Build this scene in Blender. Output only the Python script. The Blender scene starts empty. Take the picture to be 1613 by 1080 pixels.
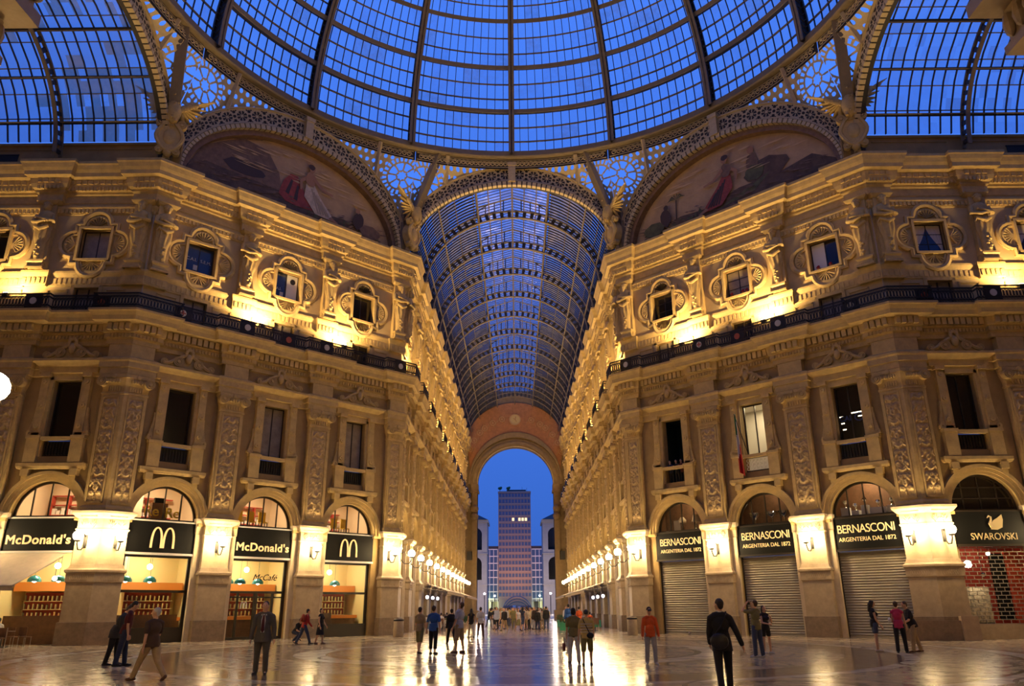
import bpy, mathutils, math, random, numpy as np
from mathutils import Vector, Matrix, Euler
R = math.radians; PI = math.pi
random.seed(7)
SC = bpy.context.scene; COL = SC.collection
YC, WA, XA = 33.79, 8.59, 22.24        # octagon centre, arcade half width, distance of the arcade mouths from the centre
YB = YC + XA                            # mouth of the far arcade
HALF = 9.65                             # half length of a diagonal wall
BAY = 6.25; NB = 12; YE = YB + BAY * NB # far end of the arcade

# ---------------------------------------------------------------- materials
def mat(name, col, rough=.6, metal=0., var=0., scale=3., bump=0., bscale=40., emit=None, estr=0., spec=None, dark=None, coat=0.):
    m = bpy.data.materials.new(name); m.use_nodes = True
    nt = m.node_tree; b = nt.nodes['Principled BSDF']
    b.inputs['Base Color'].default_value = (*col, 1); b.inputs['Roughness'].default_value = rough; b.inputs['Metallic'].default_value = metal
    if spec is not None: b.inputs['Specular IOR Level'].default_value = spec
    if coat: b.inputs['Coat Weight'].default_value = coat
    if emit: b.inputs['Emission Color'].default_value = (*emit, 1); b.inputs['Emission Strength'].default_value = estr
    if var or bump:
        tc = nt.nodes.new('ShaderNodeTexCoord')
    if var:
        n = nt.nodes.new('ShaderNodeTexNoise'); n.inputs['Scale'].default_value = scale; n.inputs['Detail'].default_value = 6; n.inputs['Roughness'].default_value = .65
        r = nt.nodes.new('ShaderNodeValToRGB'); d = dark or tuple(c * (1 - var) for c in col)
        r.color_ramp.elements[0].position = .33; r.color_ramp.elements[0].color = (*d, 1)
        r.color_ramp.elements[1].position = .66; r.color_ramp.elements[1].color = (*tuple(min(1, c * (1 + var * .4)) for c in col), 1)
        nt.links.new(tc.outputs['Object'], n.inputs['Vector']); nt.links.new(n.outputs['Fac'], r.inputs['Fac']); nt.links.new(r.outputs['Color'], b.inputs['Base Color'])
    if bump:
        n2 = nt.nodes.new('ShaderNodeTexNoise'); n2.inputs['Scale'].default_value = bscale; n2.inputs['Detail'].default_value = 4
        bp = nt.nodes.new('ShaderNodeBump'); bp.inputs['Strength'].default_value = bump; bp.inputs['Distance'].default_value = .05
        nt.links.new(tc.outputs['Object'], n2.inputs['Vector']); nt.links.new(n2.outputs['Fac'], bp.inputs['Height']); nt.links.new(bp.outputs['Normal'], b.inputs['Normal'])
    return m
def glow(name, col, s):
    m = bpy.data.materials.new(name); m.use_nodes = True; nt = m.node_tree; nt.nodes.clear()
    o = nt.nodes.new('ShaderNodeOutputMaterial'); e = nt.nodes.new('ShaderNodeEmission'); e.inputs[0].default_value = (*col, 1); e.inputs[1].default_value = s
    nt.links.new(e.outputs[0], o.inputs[0]); return m
def glass(name, tint, dirt=0., dirtcol=(.5, .47, .42), refl=.06, nscale=.6, rough=.2):
    m = bpy.data.materials.new(name); m.use_nodes = True; nt = m.node_tree; nt.nodes.clear(); N = nt.nodes.new; L = nt.links.new
    o = N('ShaderNodeOutputMaterial'); t = N('ShaderNodeBsdfTransparent'); t.inputs[0].default_value = (*tint, 1)
    g = N('ShaderNodeBsdfGlossy'); g.inputs['Roughness'].default_value = rough
    lw = N('ShaderNodeLayerWeight'); lw.inputs['Blend'].default_value = .12; fr = N('ShaderNodeMath'); fr.operation = 'MULTIPLY'; fr.inputs[1].default_value = .6; L(lw.outputs['Facing'], fr.inputs[0])
    mx = N('ShaderNodeMixShader'); L(fr.outputs[0], mx.inputs[0]); L(t.outputs[0], mx.inputs[1]); L(g.outputs[0], mx.inputs[2])
    out = mx
    if dirt:
        d = N('ShaderNodeBsdfDiffuse'); d.inputs[0].default_value = (*dirtcol, 1); tr = N('ShaderNodeBsdfTranslucent'); tr.inputs[0].default_value = (*dirtcol, 1)
        ad = N('ShaderNodeMixShader'); ad.inputs[0].default_value = .45; L(d.outputs[0], ad.inputs[1]); L(tr.outputs[0], ad.inputs[2])
        tc = N('ShaderNodeTexCoord'); n = N('ShaderNodeTexNoise'); n.inputs['Scale'].default_value = nscale; n.inputs['Detail'].default_value = 5
        mr = N('ShaderNodeMapRange'); mr.inputs[1].default_value = .35; mr.inputs[2].default_value = .7; mr.inputs[3].default_value = dirt * .35; mr.inputs[4].default_value = dirt
        L(tc.outputs['Object'], n.inputs['Vector']); L(n.outputs['Fac'], mr.inputs[0])
        m2 = N('ShaderNodeMixShader'); L(mr.outputs[0], m2.inputs[0]); L(mx.outputs[0], m2.inputs[1]); L(ad.outputs[0], m2.inputs[2]); out = m2
    L(out.outputs[0], o.inputs[0]); return m
M = {}
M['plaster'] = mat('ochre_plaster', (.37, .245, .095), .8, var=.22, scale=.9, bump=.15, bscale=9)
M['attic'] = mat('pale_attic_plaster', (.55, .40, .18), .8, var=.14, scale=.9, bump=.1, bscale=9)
M['stone'] = mat('carved_stone', (.57, .405, .16), .7, var=.2, scale=2.2, bump=.25, bscale=14)
M['relief'] = mat('relief_stone', (.60, .43, .20), .65, var=.3, scale=5, bump=.3, bscale=22)
M['pale'] = mat('pale_pier_stone', (.62, .50, .32), .6, var=.16, scale=1.6, bump=.12, bscale=10)
M['granite'] = mat('pier_granite', (.42, .32, .20), .5, var=.18, scale=3, bump=.05, bscale=60)
M['plinth'] = mat('dark_granite', (.25, .18, .115), .4, var=.25, scale=4)
M['iron'] = mat('dark_iron', (.02, .018, .016), .45, metal=.3)
M['steel'] = mat('painted_roof_steel', (.22, .17, .11), .55, var=.15, scale=2)
M['darksteel'] = mat('shaded_roof_steel', (.035, .03, .026), .6)  # darker copy of the roof steel, shade put into its colour
M['cream'] = mat('cream_cast_iron', (.56, .44, .25), .5, var=.15, scale=4)
M['black'] = mat('black_fascia', (.003, .003, .003), .6, spec=.2)
M['frame'] = mat('dark_shop_frame', (.025, .018, .012), .35)
M['signgold'] = mat('pale_gold_lettering', (.85, .62, .28), .45, emit=(1, .66, .27), estr=.55)
M['signgold2'] = mat('dim_gold_lettering', (.6, .45, .2), .45, emit=(1, .7, .3), estr=.12)
M['shutter'] = mat('ribbed_shutter_metal', (.37, .33, .26), .5, metal=.25, var=.1, scale=1)
M['dglass'] = mat('dark_window_glass', (.012, .009, .006), .12)
M['bglass'] = mat('blind_window_glass', (.30, .25, .19), .3, var=.3, scale=2)
M['blueglass'] = mat('dusk_blue_window_glass', (.03, .05, .12), .12)
M['clear'] = glass('clear_shop_glass', (.96, .96, .94))
M['dome0'] = glass('dome_glass_clear', (.82, .86, .92), .06)
M['dome1'] = glass('dome_glass_streaked', (.78, .82, .9), .18, nscale=1.5)
M['dome2'] = glass('dome_glass_milky', (.8, .8, .85), .34, nscale=2.)
M['vault0'] = glass('vault_glass_clear', (.84, .86, .92), .12)
M['vault1'] = glass('vault_glass_dusty', (.72, .72, .78), .26)
M['vault2'] = glass('vault_glass_grimy', (.5, .48, .45), .75, dirtcol=(.6, .53, .42))
M['white'] = mat('white_paint', (.75, .72, .66), .5)
M['globe'] = glow('lit_opal_globe', (1, .71, .34), 200.)
M['floodlens'] = glow('floodlight_lens', (1, .74, .4), 30.)
M['coolglobe'] = glow('small_white_globe', (.9, .85, 1.), 14.)

# ---------------------------------------------------------------- mesh builder
class MB:
    def __init__(s): s.v = []; s.f = []; s.m = []
    def add(s, vs, fs, m=0):
        o = len(s.v); s.v += [tuple(p) for p in vs]; s.f += [tuple(i + o for i in f) for f in fs]; s.m += [m] * len(fs); return s
    def box(s, x0, x1, y0, y1, z0, z1, m=0):
        return s.add([(x0, y0, z0), (x1, y0, z0), (x1, y1, z0), (x0, y1, z0), (x0, y0, z1), (x1, y0, z1), (x1, y1, z1), (x0, y1, z1)],
                     [(0, 3, 2, 1), (4, 5, 6, 7), (0, 1, 5, 4), (1, 2, 6, 5), (2, 3, 7, 6), (3, 0, 4, 7)], m)
    def w(s, x0, x1, e0, e1, z0, z1, m=0): return s.box(x0, x1, -e1, -e0, z0, z1, m)   # e: out of the wall
    def quad(s, a, b, c, d, m=0): return s.add([a, b, c, d], [(0, 1, 2, 3)], m)
    def tube(s, pts, r, n=6, closed=False, m=0, sy=1.):
        P = [Vector(p) for p in pts]; k = len(P); rs = r if isinstance(r, (list, tuple)) else [r] * k
        vs = []; up = Vector((0, 0, 1)); prev = None
        for i in range(k):
            a = P[(i - 1) % k] if (closed or i > 0) else P[i]; b = P[(i + 1) % k] if (closed or i < k - 1) else P[i]
            t = (b - a).normalized() if (b - a).length > 1e-9 else Vector((0, 0, 1))
            if prev is None: q = t.cross(up); q = t.cross(Vector((0, 1, 0))) if q.length < 1e-3 else q
            else: q = prev - t * prev.dot(t)
            q = q.normalized(); prev = q; w = t.cross(q)
            for j in range(n):
                an = 2 * PI * j / n; vs.append(P[i] + (q * math.cos(an) + w * math.sin(an) * sy) * rs[i])
        fs = []
        for i in range(k if closed else k - 1):
            i2 = (i + 1) % k
            for j in range(n): fs.append((i * n + j, i * n + (j + 1) % n, i2 * n + (j + 1) % n, i2 * n + j))
        if not closed: fs += [tuple(range(n))[::-1], tuple((k - 1) * n + j for j in range(n))]
        return s.add(vs, fs, m)
    def lathe(s, prof, n=12, c=(0, 0, 0), m=0, sx=1., sy=1., a0=0., a1=2 * PI):
        full = abs(a1 - a0 - 2 * PI) < 1e-6; k = n if full else n + 1; vs = []; fs = []
        for r, z in prof:
            for j in range(k):
                a = a0 + (a1 - a0) * j / n; vs.append((c[0] + r * sx * math.cos(a), c[1] + r * sy * math.sin(a), c[2] + z))
        for i in range(len(prof) - 1):
            for j in range(n): fs.append((i * k + j, i * k + (j + 1) % k, (i + 1) * k + (j + 1) % k, (i + 1) * k + j))
        return s.add(vs, fs, m)
    def ball(s, c, r, n=10, m=0, rot=None):
        r = r if isinstance(r, (tuple, list)) else (r, r, r); vs = []; fs = []; h = max(4, n // 2)
        for i in range(h + 1):
            t = PI * i / h
            for j in range(n):
                a = 2 * PI * j / n; p = Vector((r[0] * math.sin(t) * math.cos(a), r[1] * math.sin(t) * math.sin(a), r[2] * math.cos(t)))
                if rot: p = rot @ p
                vs.append((c[0] + p.x, c[1] + p.y, c[2] + p.z))
        for i in range(h):
            for j in range(n): fs.append((i * n + j, (i + 1) * n + j, (i + 1) * n + (j + 1) % n, i * n + (j + 1) % n))
        return s.add(vs, fs, m)
    def sweep(s, path, prof, m=0, closed=False, caps=True):      # outward = right of travel
        P = [Vector(p) for p in path]; k = len(P); nn = []
        for i in range(k if closed else k - 1):
            d = (P[(i + 1) % k] - P[i]).normalized(); nn.append(Vector((d.y, -d.x)))
        mt = []
        for i in range(k):
            if closed: a, b = nn[i - 1], nn[i]
            else: a, b = nn[max(0, i - 1)], nn[min(k - 2, i)]
            mt.append((a + b) / max(.25, 1 + a.dot(b)))
        np_ = len(prof); vs = []
        for i in range(k):
            for o, z in prof: vs.append((P[i].x + mt[i].x * o, P[i].y + mt[i].y * o, z))
        fs = []
        for i in range(k if closed else k - 1):
            i2 = (i + 1) % k
            for j in range(np_ - 1): fs.append((i * np_ + j, i2 * np_ + j, i2 * np_ + j + 1, i * np_ + j + 1))
        if caps and not closed: fs += [tuple(range(np_)), tuple((k - 1) * np_ + j for j in range(np_))[::-1]]
        return s.add(vs, fs, m)
    def arc(s, c, r0, r1, y0, y1, n=32, a0=0., a1=PI, m=0):      # elliptical arch band in the xz plane, r0, r1 = (a, b)
        vs = []; fs = []
        for i in range(n + 1):
            a = a0 + (a1 - a0) * i / n; ca, sa = math.cos(a), math.sin(a)
            for (ra, rb) in (r0, r1):
                for y in (y0, y1): vs.append((c[0] + ra * ca, y, c[1] + rb * sa))
        for i in range(n):
            b = i * 4; d = b + 4
            fs += [(b, b + 2, d + 2, d), (b + 1, d + 1, d + 3, b + 3), (b, d, d + 1, b + 1), (b + 2, b + 3, d + 3, d + 2)]
        fs += [(0, 1, 3, 2), (n * 4, n * 4 + 2, n * 4 + 3, n * 4 + 1)]
        return s.add(vs, fs, m)
    def plate(s, poly, y0, y1, m=0):                              # polygon in xz pulled from y0 to y1
        k = len(poly); vs = [(x, y0, z) for x, z in poly] + [(x, y1, z) for x, z in poly]
        return s.add(vs, [tuple(range(k)), tuple(range(2 * k - 1, k - 1, -1))] + [(i, k + i, k + (i + 1) % k, (i + 1) % k) for i in range(k)], m)
    def grid(s, fn, nu, nv, m=0, keep=None, mf=None):
        o = len(s.v)
        for i in range(nu + 1):
            for j in range(nv + 1): s.v.append(tuple(fn(i / nu, j / nv)))
        for i in range(nu):
            for j in range(nv):
                if keep and not keep((i + .5) / nu, (j + .5) / nv): continue
                a = o + i * (nv + 1) + j; s.f.append((a, a + nv + 1, a + nv + 2, a + 1)); s.m.append(mf((i + .5) / nu, (j + .5) / nv) if mf else m)
        return s
    def put(s, other, mtx, m=None):
        o = len(s.v); s.v += [tuple(mtx @ Vector(p)) for p in other.v]; s.f += [tuple(i + o for i in f) for f in other.f]; s.m += [x if m is None else m for x in other.m]; return s
    def mesh(s, name, mats, smooth=False):
        me = bpy.data.meshes.new(name); me.from_pydata(s.v, [], s.f)
        for x in (mats if isinstance(mats, (list, tuple)) else [mats]): me.materials.append(M[x] if isinstance(x, str) else x)
        if any(s.m): me.polygons.foreach_set('material_index', s.m)
        if smooth:
            me.polygons.foreach_set('use_smooth', [True] * len(me.polygons))
            if smooth != 'all':
                try: me.set_sharp_from_angle(angle=R(smooth if isinstance(smooth, (int, float)) and smooth is not True else 40))
                except Exception: pass
        me.update(); return me
    def build(s, name, mats, parent=None, loc=(0, 0, 0), rz=0., smooth=False): return link(name, s.mesh(name, mats, smooth), parent, loc, rz)
def link(name, me, parent=None, loc=(0, 0, 0), rz=0.):
    o = bpy.data.objects.new(name, me); COL.objects.link(o); o.location = loc; o.rotation_euler = (0, 0, rz)
    if parent is not None: o.parent = parent
    return o
def tag(o, label, cat, group=None, kind=None):
    o['label'] = label; o['category'] = cat
    if group: o['group'] = group
    if kind: o['kind'] = kind
    return o
def thing(name, label, cat, loc=(0, 0, 0), rz=0., group=None, kind=None):
    o = bpy.data.objects.new(name, None); o.empty_display_size = .2; COL.objects.link(o); o.location = loc; o.rotation_euler = (0, 0, rz)
    return tag(o, label, cat, group, kind)
def struct(o): o['kind'] = 'structure'; return o
def text(s, size, parent, loc, m, ext=.015, bold=0., shear=0., name='lettering', sx=1., space=1.):
    cu = bpy.data.curves.new(name, 'FONT'); cu.body = s; cu.size = size; cu.extrude = ext; cu.bevel_depth = bold; cu.bevel_resolution = 1; cu.shear = shear; cu.align_x = 'CENTER'; cu.align_y = 'CENTER'; cu.space_character = space
    cu.materials.append(M[m]); tmp = bpy.data.objects.new('tmp', cu); COL.objects.link(tmp); me = bpy.data.meshes.new_from_object(tmp.evaluated_get(bpy.context.evaluated_depsgraph_get())); me.name = name; bpy.data.objects.remove(tmp); o = link(name, me, parent, loc); o.rotation_euler = (PI / 2, 0, 0); o.scale = (sx, 1, 1); return o
ORD = ['first', 'second', 'third', 'fourth', 'fifth', 'sixth', 'seventh', 'eighth', 'ninth', 'tenth', 'eleventh', 'twelfth', 'thirteenth']

# ---------------------------------------------------------------- walls and their local frames (x right, y into the wall, z up)
class Wall:
    def __init__(s, o, rz, sg, side): s.o = Vector((o[0], o[1], 0)); s.rz = rz; s.sg = sg; s.side = side
    def at(s, t, e=0., z=0.):
        x = s.sg * t; c, n = math.cos(s.rz), math.sin(s.rz)
        return Vector((s.o.x + c * x + n * e, s.o.y + n * x - c * e, z))
c45 = math.cos(PI / 4)
mid = (YB + YC + WA) / 2; mx = (XA + WA) / 2
DL = Wall((-mx, mid), PI / 4, -1, 'left'); DR = Wall((mx, mid), -PI / 4, 1, 'right')
SL = Wall((-XA, YC + WA), 0, -1, 'left'); SR = Wall((XA, YC + WA), 0, 1, 'right')
AL = Wall((-WA, YB), PI / 2, 1, 'left'); AR = Wall((WA, YB), -PI / 2, -1, 'right')
DB = [6.45, .3, -5.9]; DP = [3.4, -2.85]
SB = [3.35, 9.6]; SP = [6.5, 12.75]
AB = [BAY * (k + .5) for k in range(NB)]; AP = [BAY * k for k in range(1, NB)]
DI = [(3.4, HALF, 6.45), (-2.85, 3.4, .3), (-HALF, -2.85, -5.9)]
SI = [(0, 6.5, 3.35), (6.5, 12.75, 9.6)]
AI = [(BAY * k, BAY * (k + 1), BAY * (k + .5)) for k in range(NB)]
ZT = 28.4
# ================================================================ facades
def ellz(x, a, b): return b * math.sqrt(max(0, 1 - (x / a) ** 2))
def wall_mesh(ivs, sg, ztop=ZT, shop=True):
    mb = MB()
    for s0, s1, c in ivs:
        RA, zs = 1.92, 6.6
        def ops(x):
            d = abs(x - c); o = []
            if d < RA: o.append((0., zs + math.sqrt(max(0, RA * RA - d * d))))
            if d < .8: o.append((9.85, 14.25))
            o.append((18.25, 18.25))
            if d < .75: o.append((18.3, 20.05))
            if d < .93: o.append((21.95, 23.95))
            return o
        xs = {s0, s1}
        for q in (.75, .8, .93, RA): xs |= {c - q, c + q}
        for i in range(1, 16): xs.add(c - RA * math.cos(PI * i / 16))
        xs = sorted(x for x in xs if s0 - 1e-9 <= x <= s1 + 1e-9)
        for a, b in zip(xs, xs[1:]):
            if b - a < 1e-6: continue
            oa, ob = ops((a + b) / 2 + (a - b) * .4999), ops((a + b) / 2 - (a - b) * .4999); za = zb = 0.
            for (l0, h0), (l1, h1) in zip(oa, ob):
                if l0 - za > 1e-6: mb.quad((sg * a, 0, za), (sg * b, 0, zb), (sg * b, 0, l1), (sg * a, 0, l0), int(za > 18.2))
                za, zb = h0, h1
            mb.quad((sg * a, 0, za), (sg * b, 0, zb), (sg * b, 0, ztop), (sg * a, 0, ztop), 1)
        for hw, z0, z1, dp in ((.8, 9.85, 14.25, .45), (.75, 18.3, 20.05, .35), (.93, 21.95, 23.95, .4)):
            for q in (-hw, hw): mb.quad((sg * (c + q), 0, z0), (sg * (c + q), dp, z0), (sg * (c + q), dp, z1), (sg * (c + q), 0, z1))
            for z in (z0, z1): mb.quad((sg * (c - hw), 0, z), (sg * (c + hw), 0, z), (sg * (c + hw), dp, z), (sg * (c - hw), dp, z))
        for q in (-RA, RA): mb.quad((sg * (c + q), 0, 0), (sg * (c + q), .6, 0), (sg * (c + q), .6, 6.6), (sg * (c + q), 0, 6.6))
        for i in range(16):
            a, b = PI * i / 16, PI * (i + 1) / 16
            mb.quad((sg * (c + RA * math.cos(a)), 0, 6.6 + RA * math.sin(a)), (sg * (c + RA * math.cos(b)), 0, 6.6 + RA * math.sin(b)), (sg * (c + RA * math.cos(b)), .6, 6.6 + RA * math.sin(b)), (sg * (c + RA * math.cos(a)), .6, 6.6 + RA * math.sin(a)))
    return mb
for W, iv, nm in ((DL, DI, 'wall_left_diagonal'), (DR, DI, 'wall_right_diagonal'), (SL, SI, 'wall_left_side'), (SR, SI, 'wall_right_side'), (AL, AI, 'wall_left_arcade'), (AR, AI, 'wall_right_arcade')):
    struct(wall_mesh(iv, W.sg).build(nm, ['plaster', 'attic'], loc=W.o, rz=W.rz))

# ---------------------------------------------------------------- continuous mouldings along each side
def side_path(left, br, pw=.95, cw=1.25):
    """plan line along side arm, diagonal and arcade wall, stepping out by br at the pilasters"""
    p = []
    def wl(W, pts):
        for s, e in pts: v = W.at(s, e); p.append((v.x, v.y))
    def bk(ps): return [q for s in ps for q in ((s + pw, 0), (s + pw, br), (s - pw, br), (s - pw, 0))]
    side, dia, arc = (SL, DL, AL) if left else (SR, DR, AR)
    wl(side, [(14.5, 0)] + bk([12.75, 6.5]) + [(cw, 0), (cw, br)])
    t = br * math.tan(PI / 8)
    v = side.at(-t, br); p.append((v.x, v.y))
    wl(dia, [(HALF - cw, br), (HALF - cw, 0)] + bk(DP) + [(-HALF + cw, 0), (-HALF + cw, br)])
    v = arc.at(-t, br); p.append((v.x, v.y))
    wl(arc, [(cw, br), (cw, 0)] + [q for s in AP for q in ((s - pw, 0), (s - pw, br), (s + pw, br), (s + pw, 0))] + [(BAY * NB, 0)])
    return p if left else p[::-1]
def along(path, step):
    out = []
    for a, b in zip(path, path[1:]):
        a, b = Vector(a), Vector(b); l = (b - a).length
        if l < .55: continue
        n = max(1, int(round(l / step))); d = (b - a) / l
        for i in range(n): out.append((a + d * (l * (i + .5) / n), d, l / n))
    return out
def blocks(mb, path, step, wf, o0, o1, z0, z1):
    for p, d, l in along(path, step):
        nrm = Vector((d.y, -d.x)); h = d * (l * wf / 2); q = [p - h + nrm * o0, p + h + nrm * o0, p + h + nrm * o1, p - h + nrm * o1]
        mb.add([(v.x, v.y, z) for z in (z0, z1) for v in q], [(0, 3, 2, 1), (4, 5, 6, 7), (0, 1, 5, 4), (1, 2, 6, 5), (2, 3, 7, 6), (3, 0, 4, 7)])
TR = 0
def trim(fn, m='stone', smooth=False):
    global TR
    for left in (True, False):
        mb = MB(); fn(mb, left); TR += 1
        struct(mb.build('trim_%d' % TR, m, smooth=smooth))
def t_arch(mb, left):       # architrave band carried by the capitals
    mb.sweep(side_path(left, .42), [(0, 14.45), (.12, 14.5), (.12, 14.85), (.2, 14.9), (.2, 15.2), (.26, 15.3), (.26, 15.42), (.04, 15.55), (0, 15.55)])
def t_mod(mb, left):        # main cornice below the balcony
    P = side_path(left, .36)
    mb.sweep(P, [(0, 16.3), (.1, 16.35), (.1, 16.6), (.22, 16.7), (.22, 16.95), (.3, 17.0), (.34, 17.5), (.78, 17.6), (.82, 17.85), (.92, 18.05), (1.0, 18.12), (1.0, 18.25), (0, 18.25)])
    blocks(mb, P, .36, .72, .3, .56, 17.08, 17.5); blocks(mb, P, .2, .55, .22, .3, 16.7, 16.9)
def t_ledge(mb, left):      # attic pedestal ledge
    P = side_path(left, .2, pw=.7)
    mb.sweep(P, [(0, 20.15), (.06, 20.2), (.06, 20.75), (.1, 20.85), (.15, 21.0), (.15, 21.12), (0, 21.15)]); blocks(mb, P, .3, .6, .05, .1, 20.3, 20.65)
def t_string(mb, left):     # string course level with the statue heads
    P = side_path(left, .0)
    mb.sweep(P, [(0, 24.95), (.06, 25.0), (.1, 25.25), (.2, 25.4), (.2, 25.5), (0, 25.55)]); blocks(mb, P, .26, .6, .06, .17, 25.08, 25.36)
def t_top(mb, left):        # crowning cornice
    P = side_path(left, .34, pw=.75)
    mb.sweep(P, [(0, 25.75), (.05, 25.8), (.05, 26.25), (.16, 26.35), (.16, 26.5), (.34, 26.6), (.42, 26.85), (.46, 27.2), (.72, 27.3), (.74, 27.55), (.84, 27.75), (.92, 28.0), (.98, 28.08), (.98, 28.25), (.3, 28.4), (0, 28.42)])
    blocks(mb, P, .24, .55, .3, .43, 26.5, 26.72); blocks(mb, P, .38, .7, .4, .5, 26.9, 27.18)
for fn in (t_arch, t_mod, t_ledge, t_string, t_top): trim(fn)

# ---------------------------------------------------------------- carved relief panel
def spiral(cx, cz, r, sgn, turns=1.6, a0=0.):
    return [(cx + sgn * r * (1 - .75 * t) * math.cos(a0 + turns * 2 * PI * t), cz + r * (1 - .75 * t) * math.sin(a0 + turns * 2 * PI * t)) for t in np.linspace(0, 1, 26)]
def relief_height(wd, ht, seed=1):
    rng = random.Random(seed); pts = []; z = .45
    for t in np.linspace(.1, ht - .1, int(ht / .07)): pts.append((0.03 * math.sin(t * 5), t, .028))
    k = 0
    while z < ht - .4:
        r = min(.3, wd * .28)
        for sg in (-1, 1):
            for (x, y) in spiral(sg * wd * .25, z, r * .62, sg, 1.5, PI * .8 if k % 2 else -.6): pts.append((x, y, .035))
            for t in np.linspace(0, 1, 9): pts.append((sg * wd * (.05 + .36 * t), z + .34 + .2 * math.sin(PI * t) + rng.uniform(-.02, .02), .045))
        if k % 2 == 0:
            for a in np.linspace(0, 2 * PI, 14): pts.append((.1 * math.cos(a), z + .3 + .13 * math.sin(a), .05))
        else:
            for t in np.linspace(-1, 1, 9): pts.append((.17 * t, z + .3 + .1 * t * t, .06))
        z += .66; k += 1
    return np.array(pts)
def relief(mb, x0, x1, z0, z1, y, amp=.09, seed=1, nu=20, nv=None, m=0):
    wd, ht = x1 - x0, z1 - z0; nv = nv or int(ht / .048); P = relief_height(wd, ht, seed)
    X = np.linspace(-wd / 2, wd / 2, nu + 1); Z = np.linspace(0, ht, nv + 1); H = np.zeros((nu + 1, nv + 1))
    for px, pz, w in P: H = np.maximum(H, np.exp(-(((X[:, None] - px) ** 2 + (Z[None, :] - pz) ** 2) / (w * w * 1.6))))
    e = np.minimum(1, np.minimum((wd / 2 - np.abs(X))[:, None] / .03, np.minimum(Z, ht - Z)[None, :] / .03)); H *= np.clip(e, 0, 1)
    return mb.grid(lambda u, v: (x0 + wd * u, y - amp * H[int(round(u * nu)), int(round(v * nv))], z0 + ht * v), nu, nv, m)

# ---------------------------------------------------------------- pilasters (pier, lamp block, carved shaft, capital)
PIER = [(.2, 0), (.2, 1.12), (.14, 1.18), (.1, 1.24), (.1, 3.05), (.16, 3.12), (.16, 3.55), (.24, 3.62), (.24, 3.72), (.12, 3.82), (.06, 4.0), (0, 4.02)]
def path_mid(hw, e): return [(-hw, 0), (-hw, -e), (hw, -e), (hw, 0)]
def path_fold(hw, e, sgn):
    """wraps the corner: local frame of the diagonal wall shifted so that the fold is x = 0; sgn -1: other wall lies to the left"""
    t = e * math.tan(PI / 8); d = Vector((-c45, c45)); n = Vector((-c45, -c45))     # other wall's direction away from fold and its outward normal
    a = d * hw; b = a + n * e
    p = [(a.x, a.y), (b.x, b.y), (-t, -e), (hw, -e), (hw, 0)]
    return p if sgn < 0 else [(-x, y) for x, y in p[::-1]]
def capital(mb, path, z0, z1, hw):
    mb.sweep(path, [(0, z0), (.04, z0 + .02), (.04, z0 + .12), (0, z0 + .15), (.0, z0 + .35), (.1, z0 + .62), (.16, z1 - .22), (.2, z1 - .2), (.2, z1), (0, z1)])
def vol(mb, x, y, z, r, d):
    mb.lathe([(r, 0), (r, d * .4), (r * .8, d), (0, d)], 12); 
def volute(mb, x, z, e, r, sg):
    """scroll facing out of the wall"""
    o = MB()
    for k in range(3): o.arc((0, 0), (r * (1 - .32 * k), r * (1 - .32 * k)), (r * (.84 - .32 * k), r * (.84 - .32 * k)), -.07 - .02 * k, 0, 14, 0, 2 * PI)
    o.arc((0, 0), (.001, .001), (r * .3, r * .3), -.12, 0, 8, 0, 2 * PI)
    o.arc((0, 0), (.001, .001), (r * .95, r * .95), -.03, .3, 14, 0, 2 * PI)
    mb.put(o, Matrix.Translation((x, -e, z)))
PMESH = {}
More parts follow.
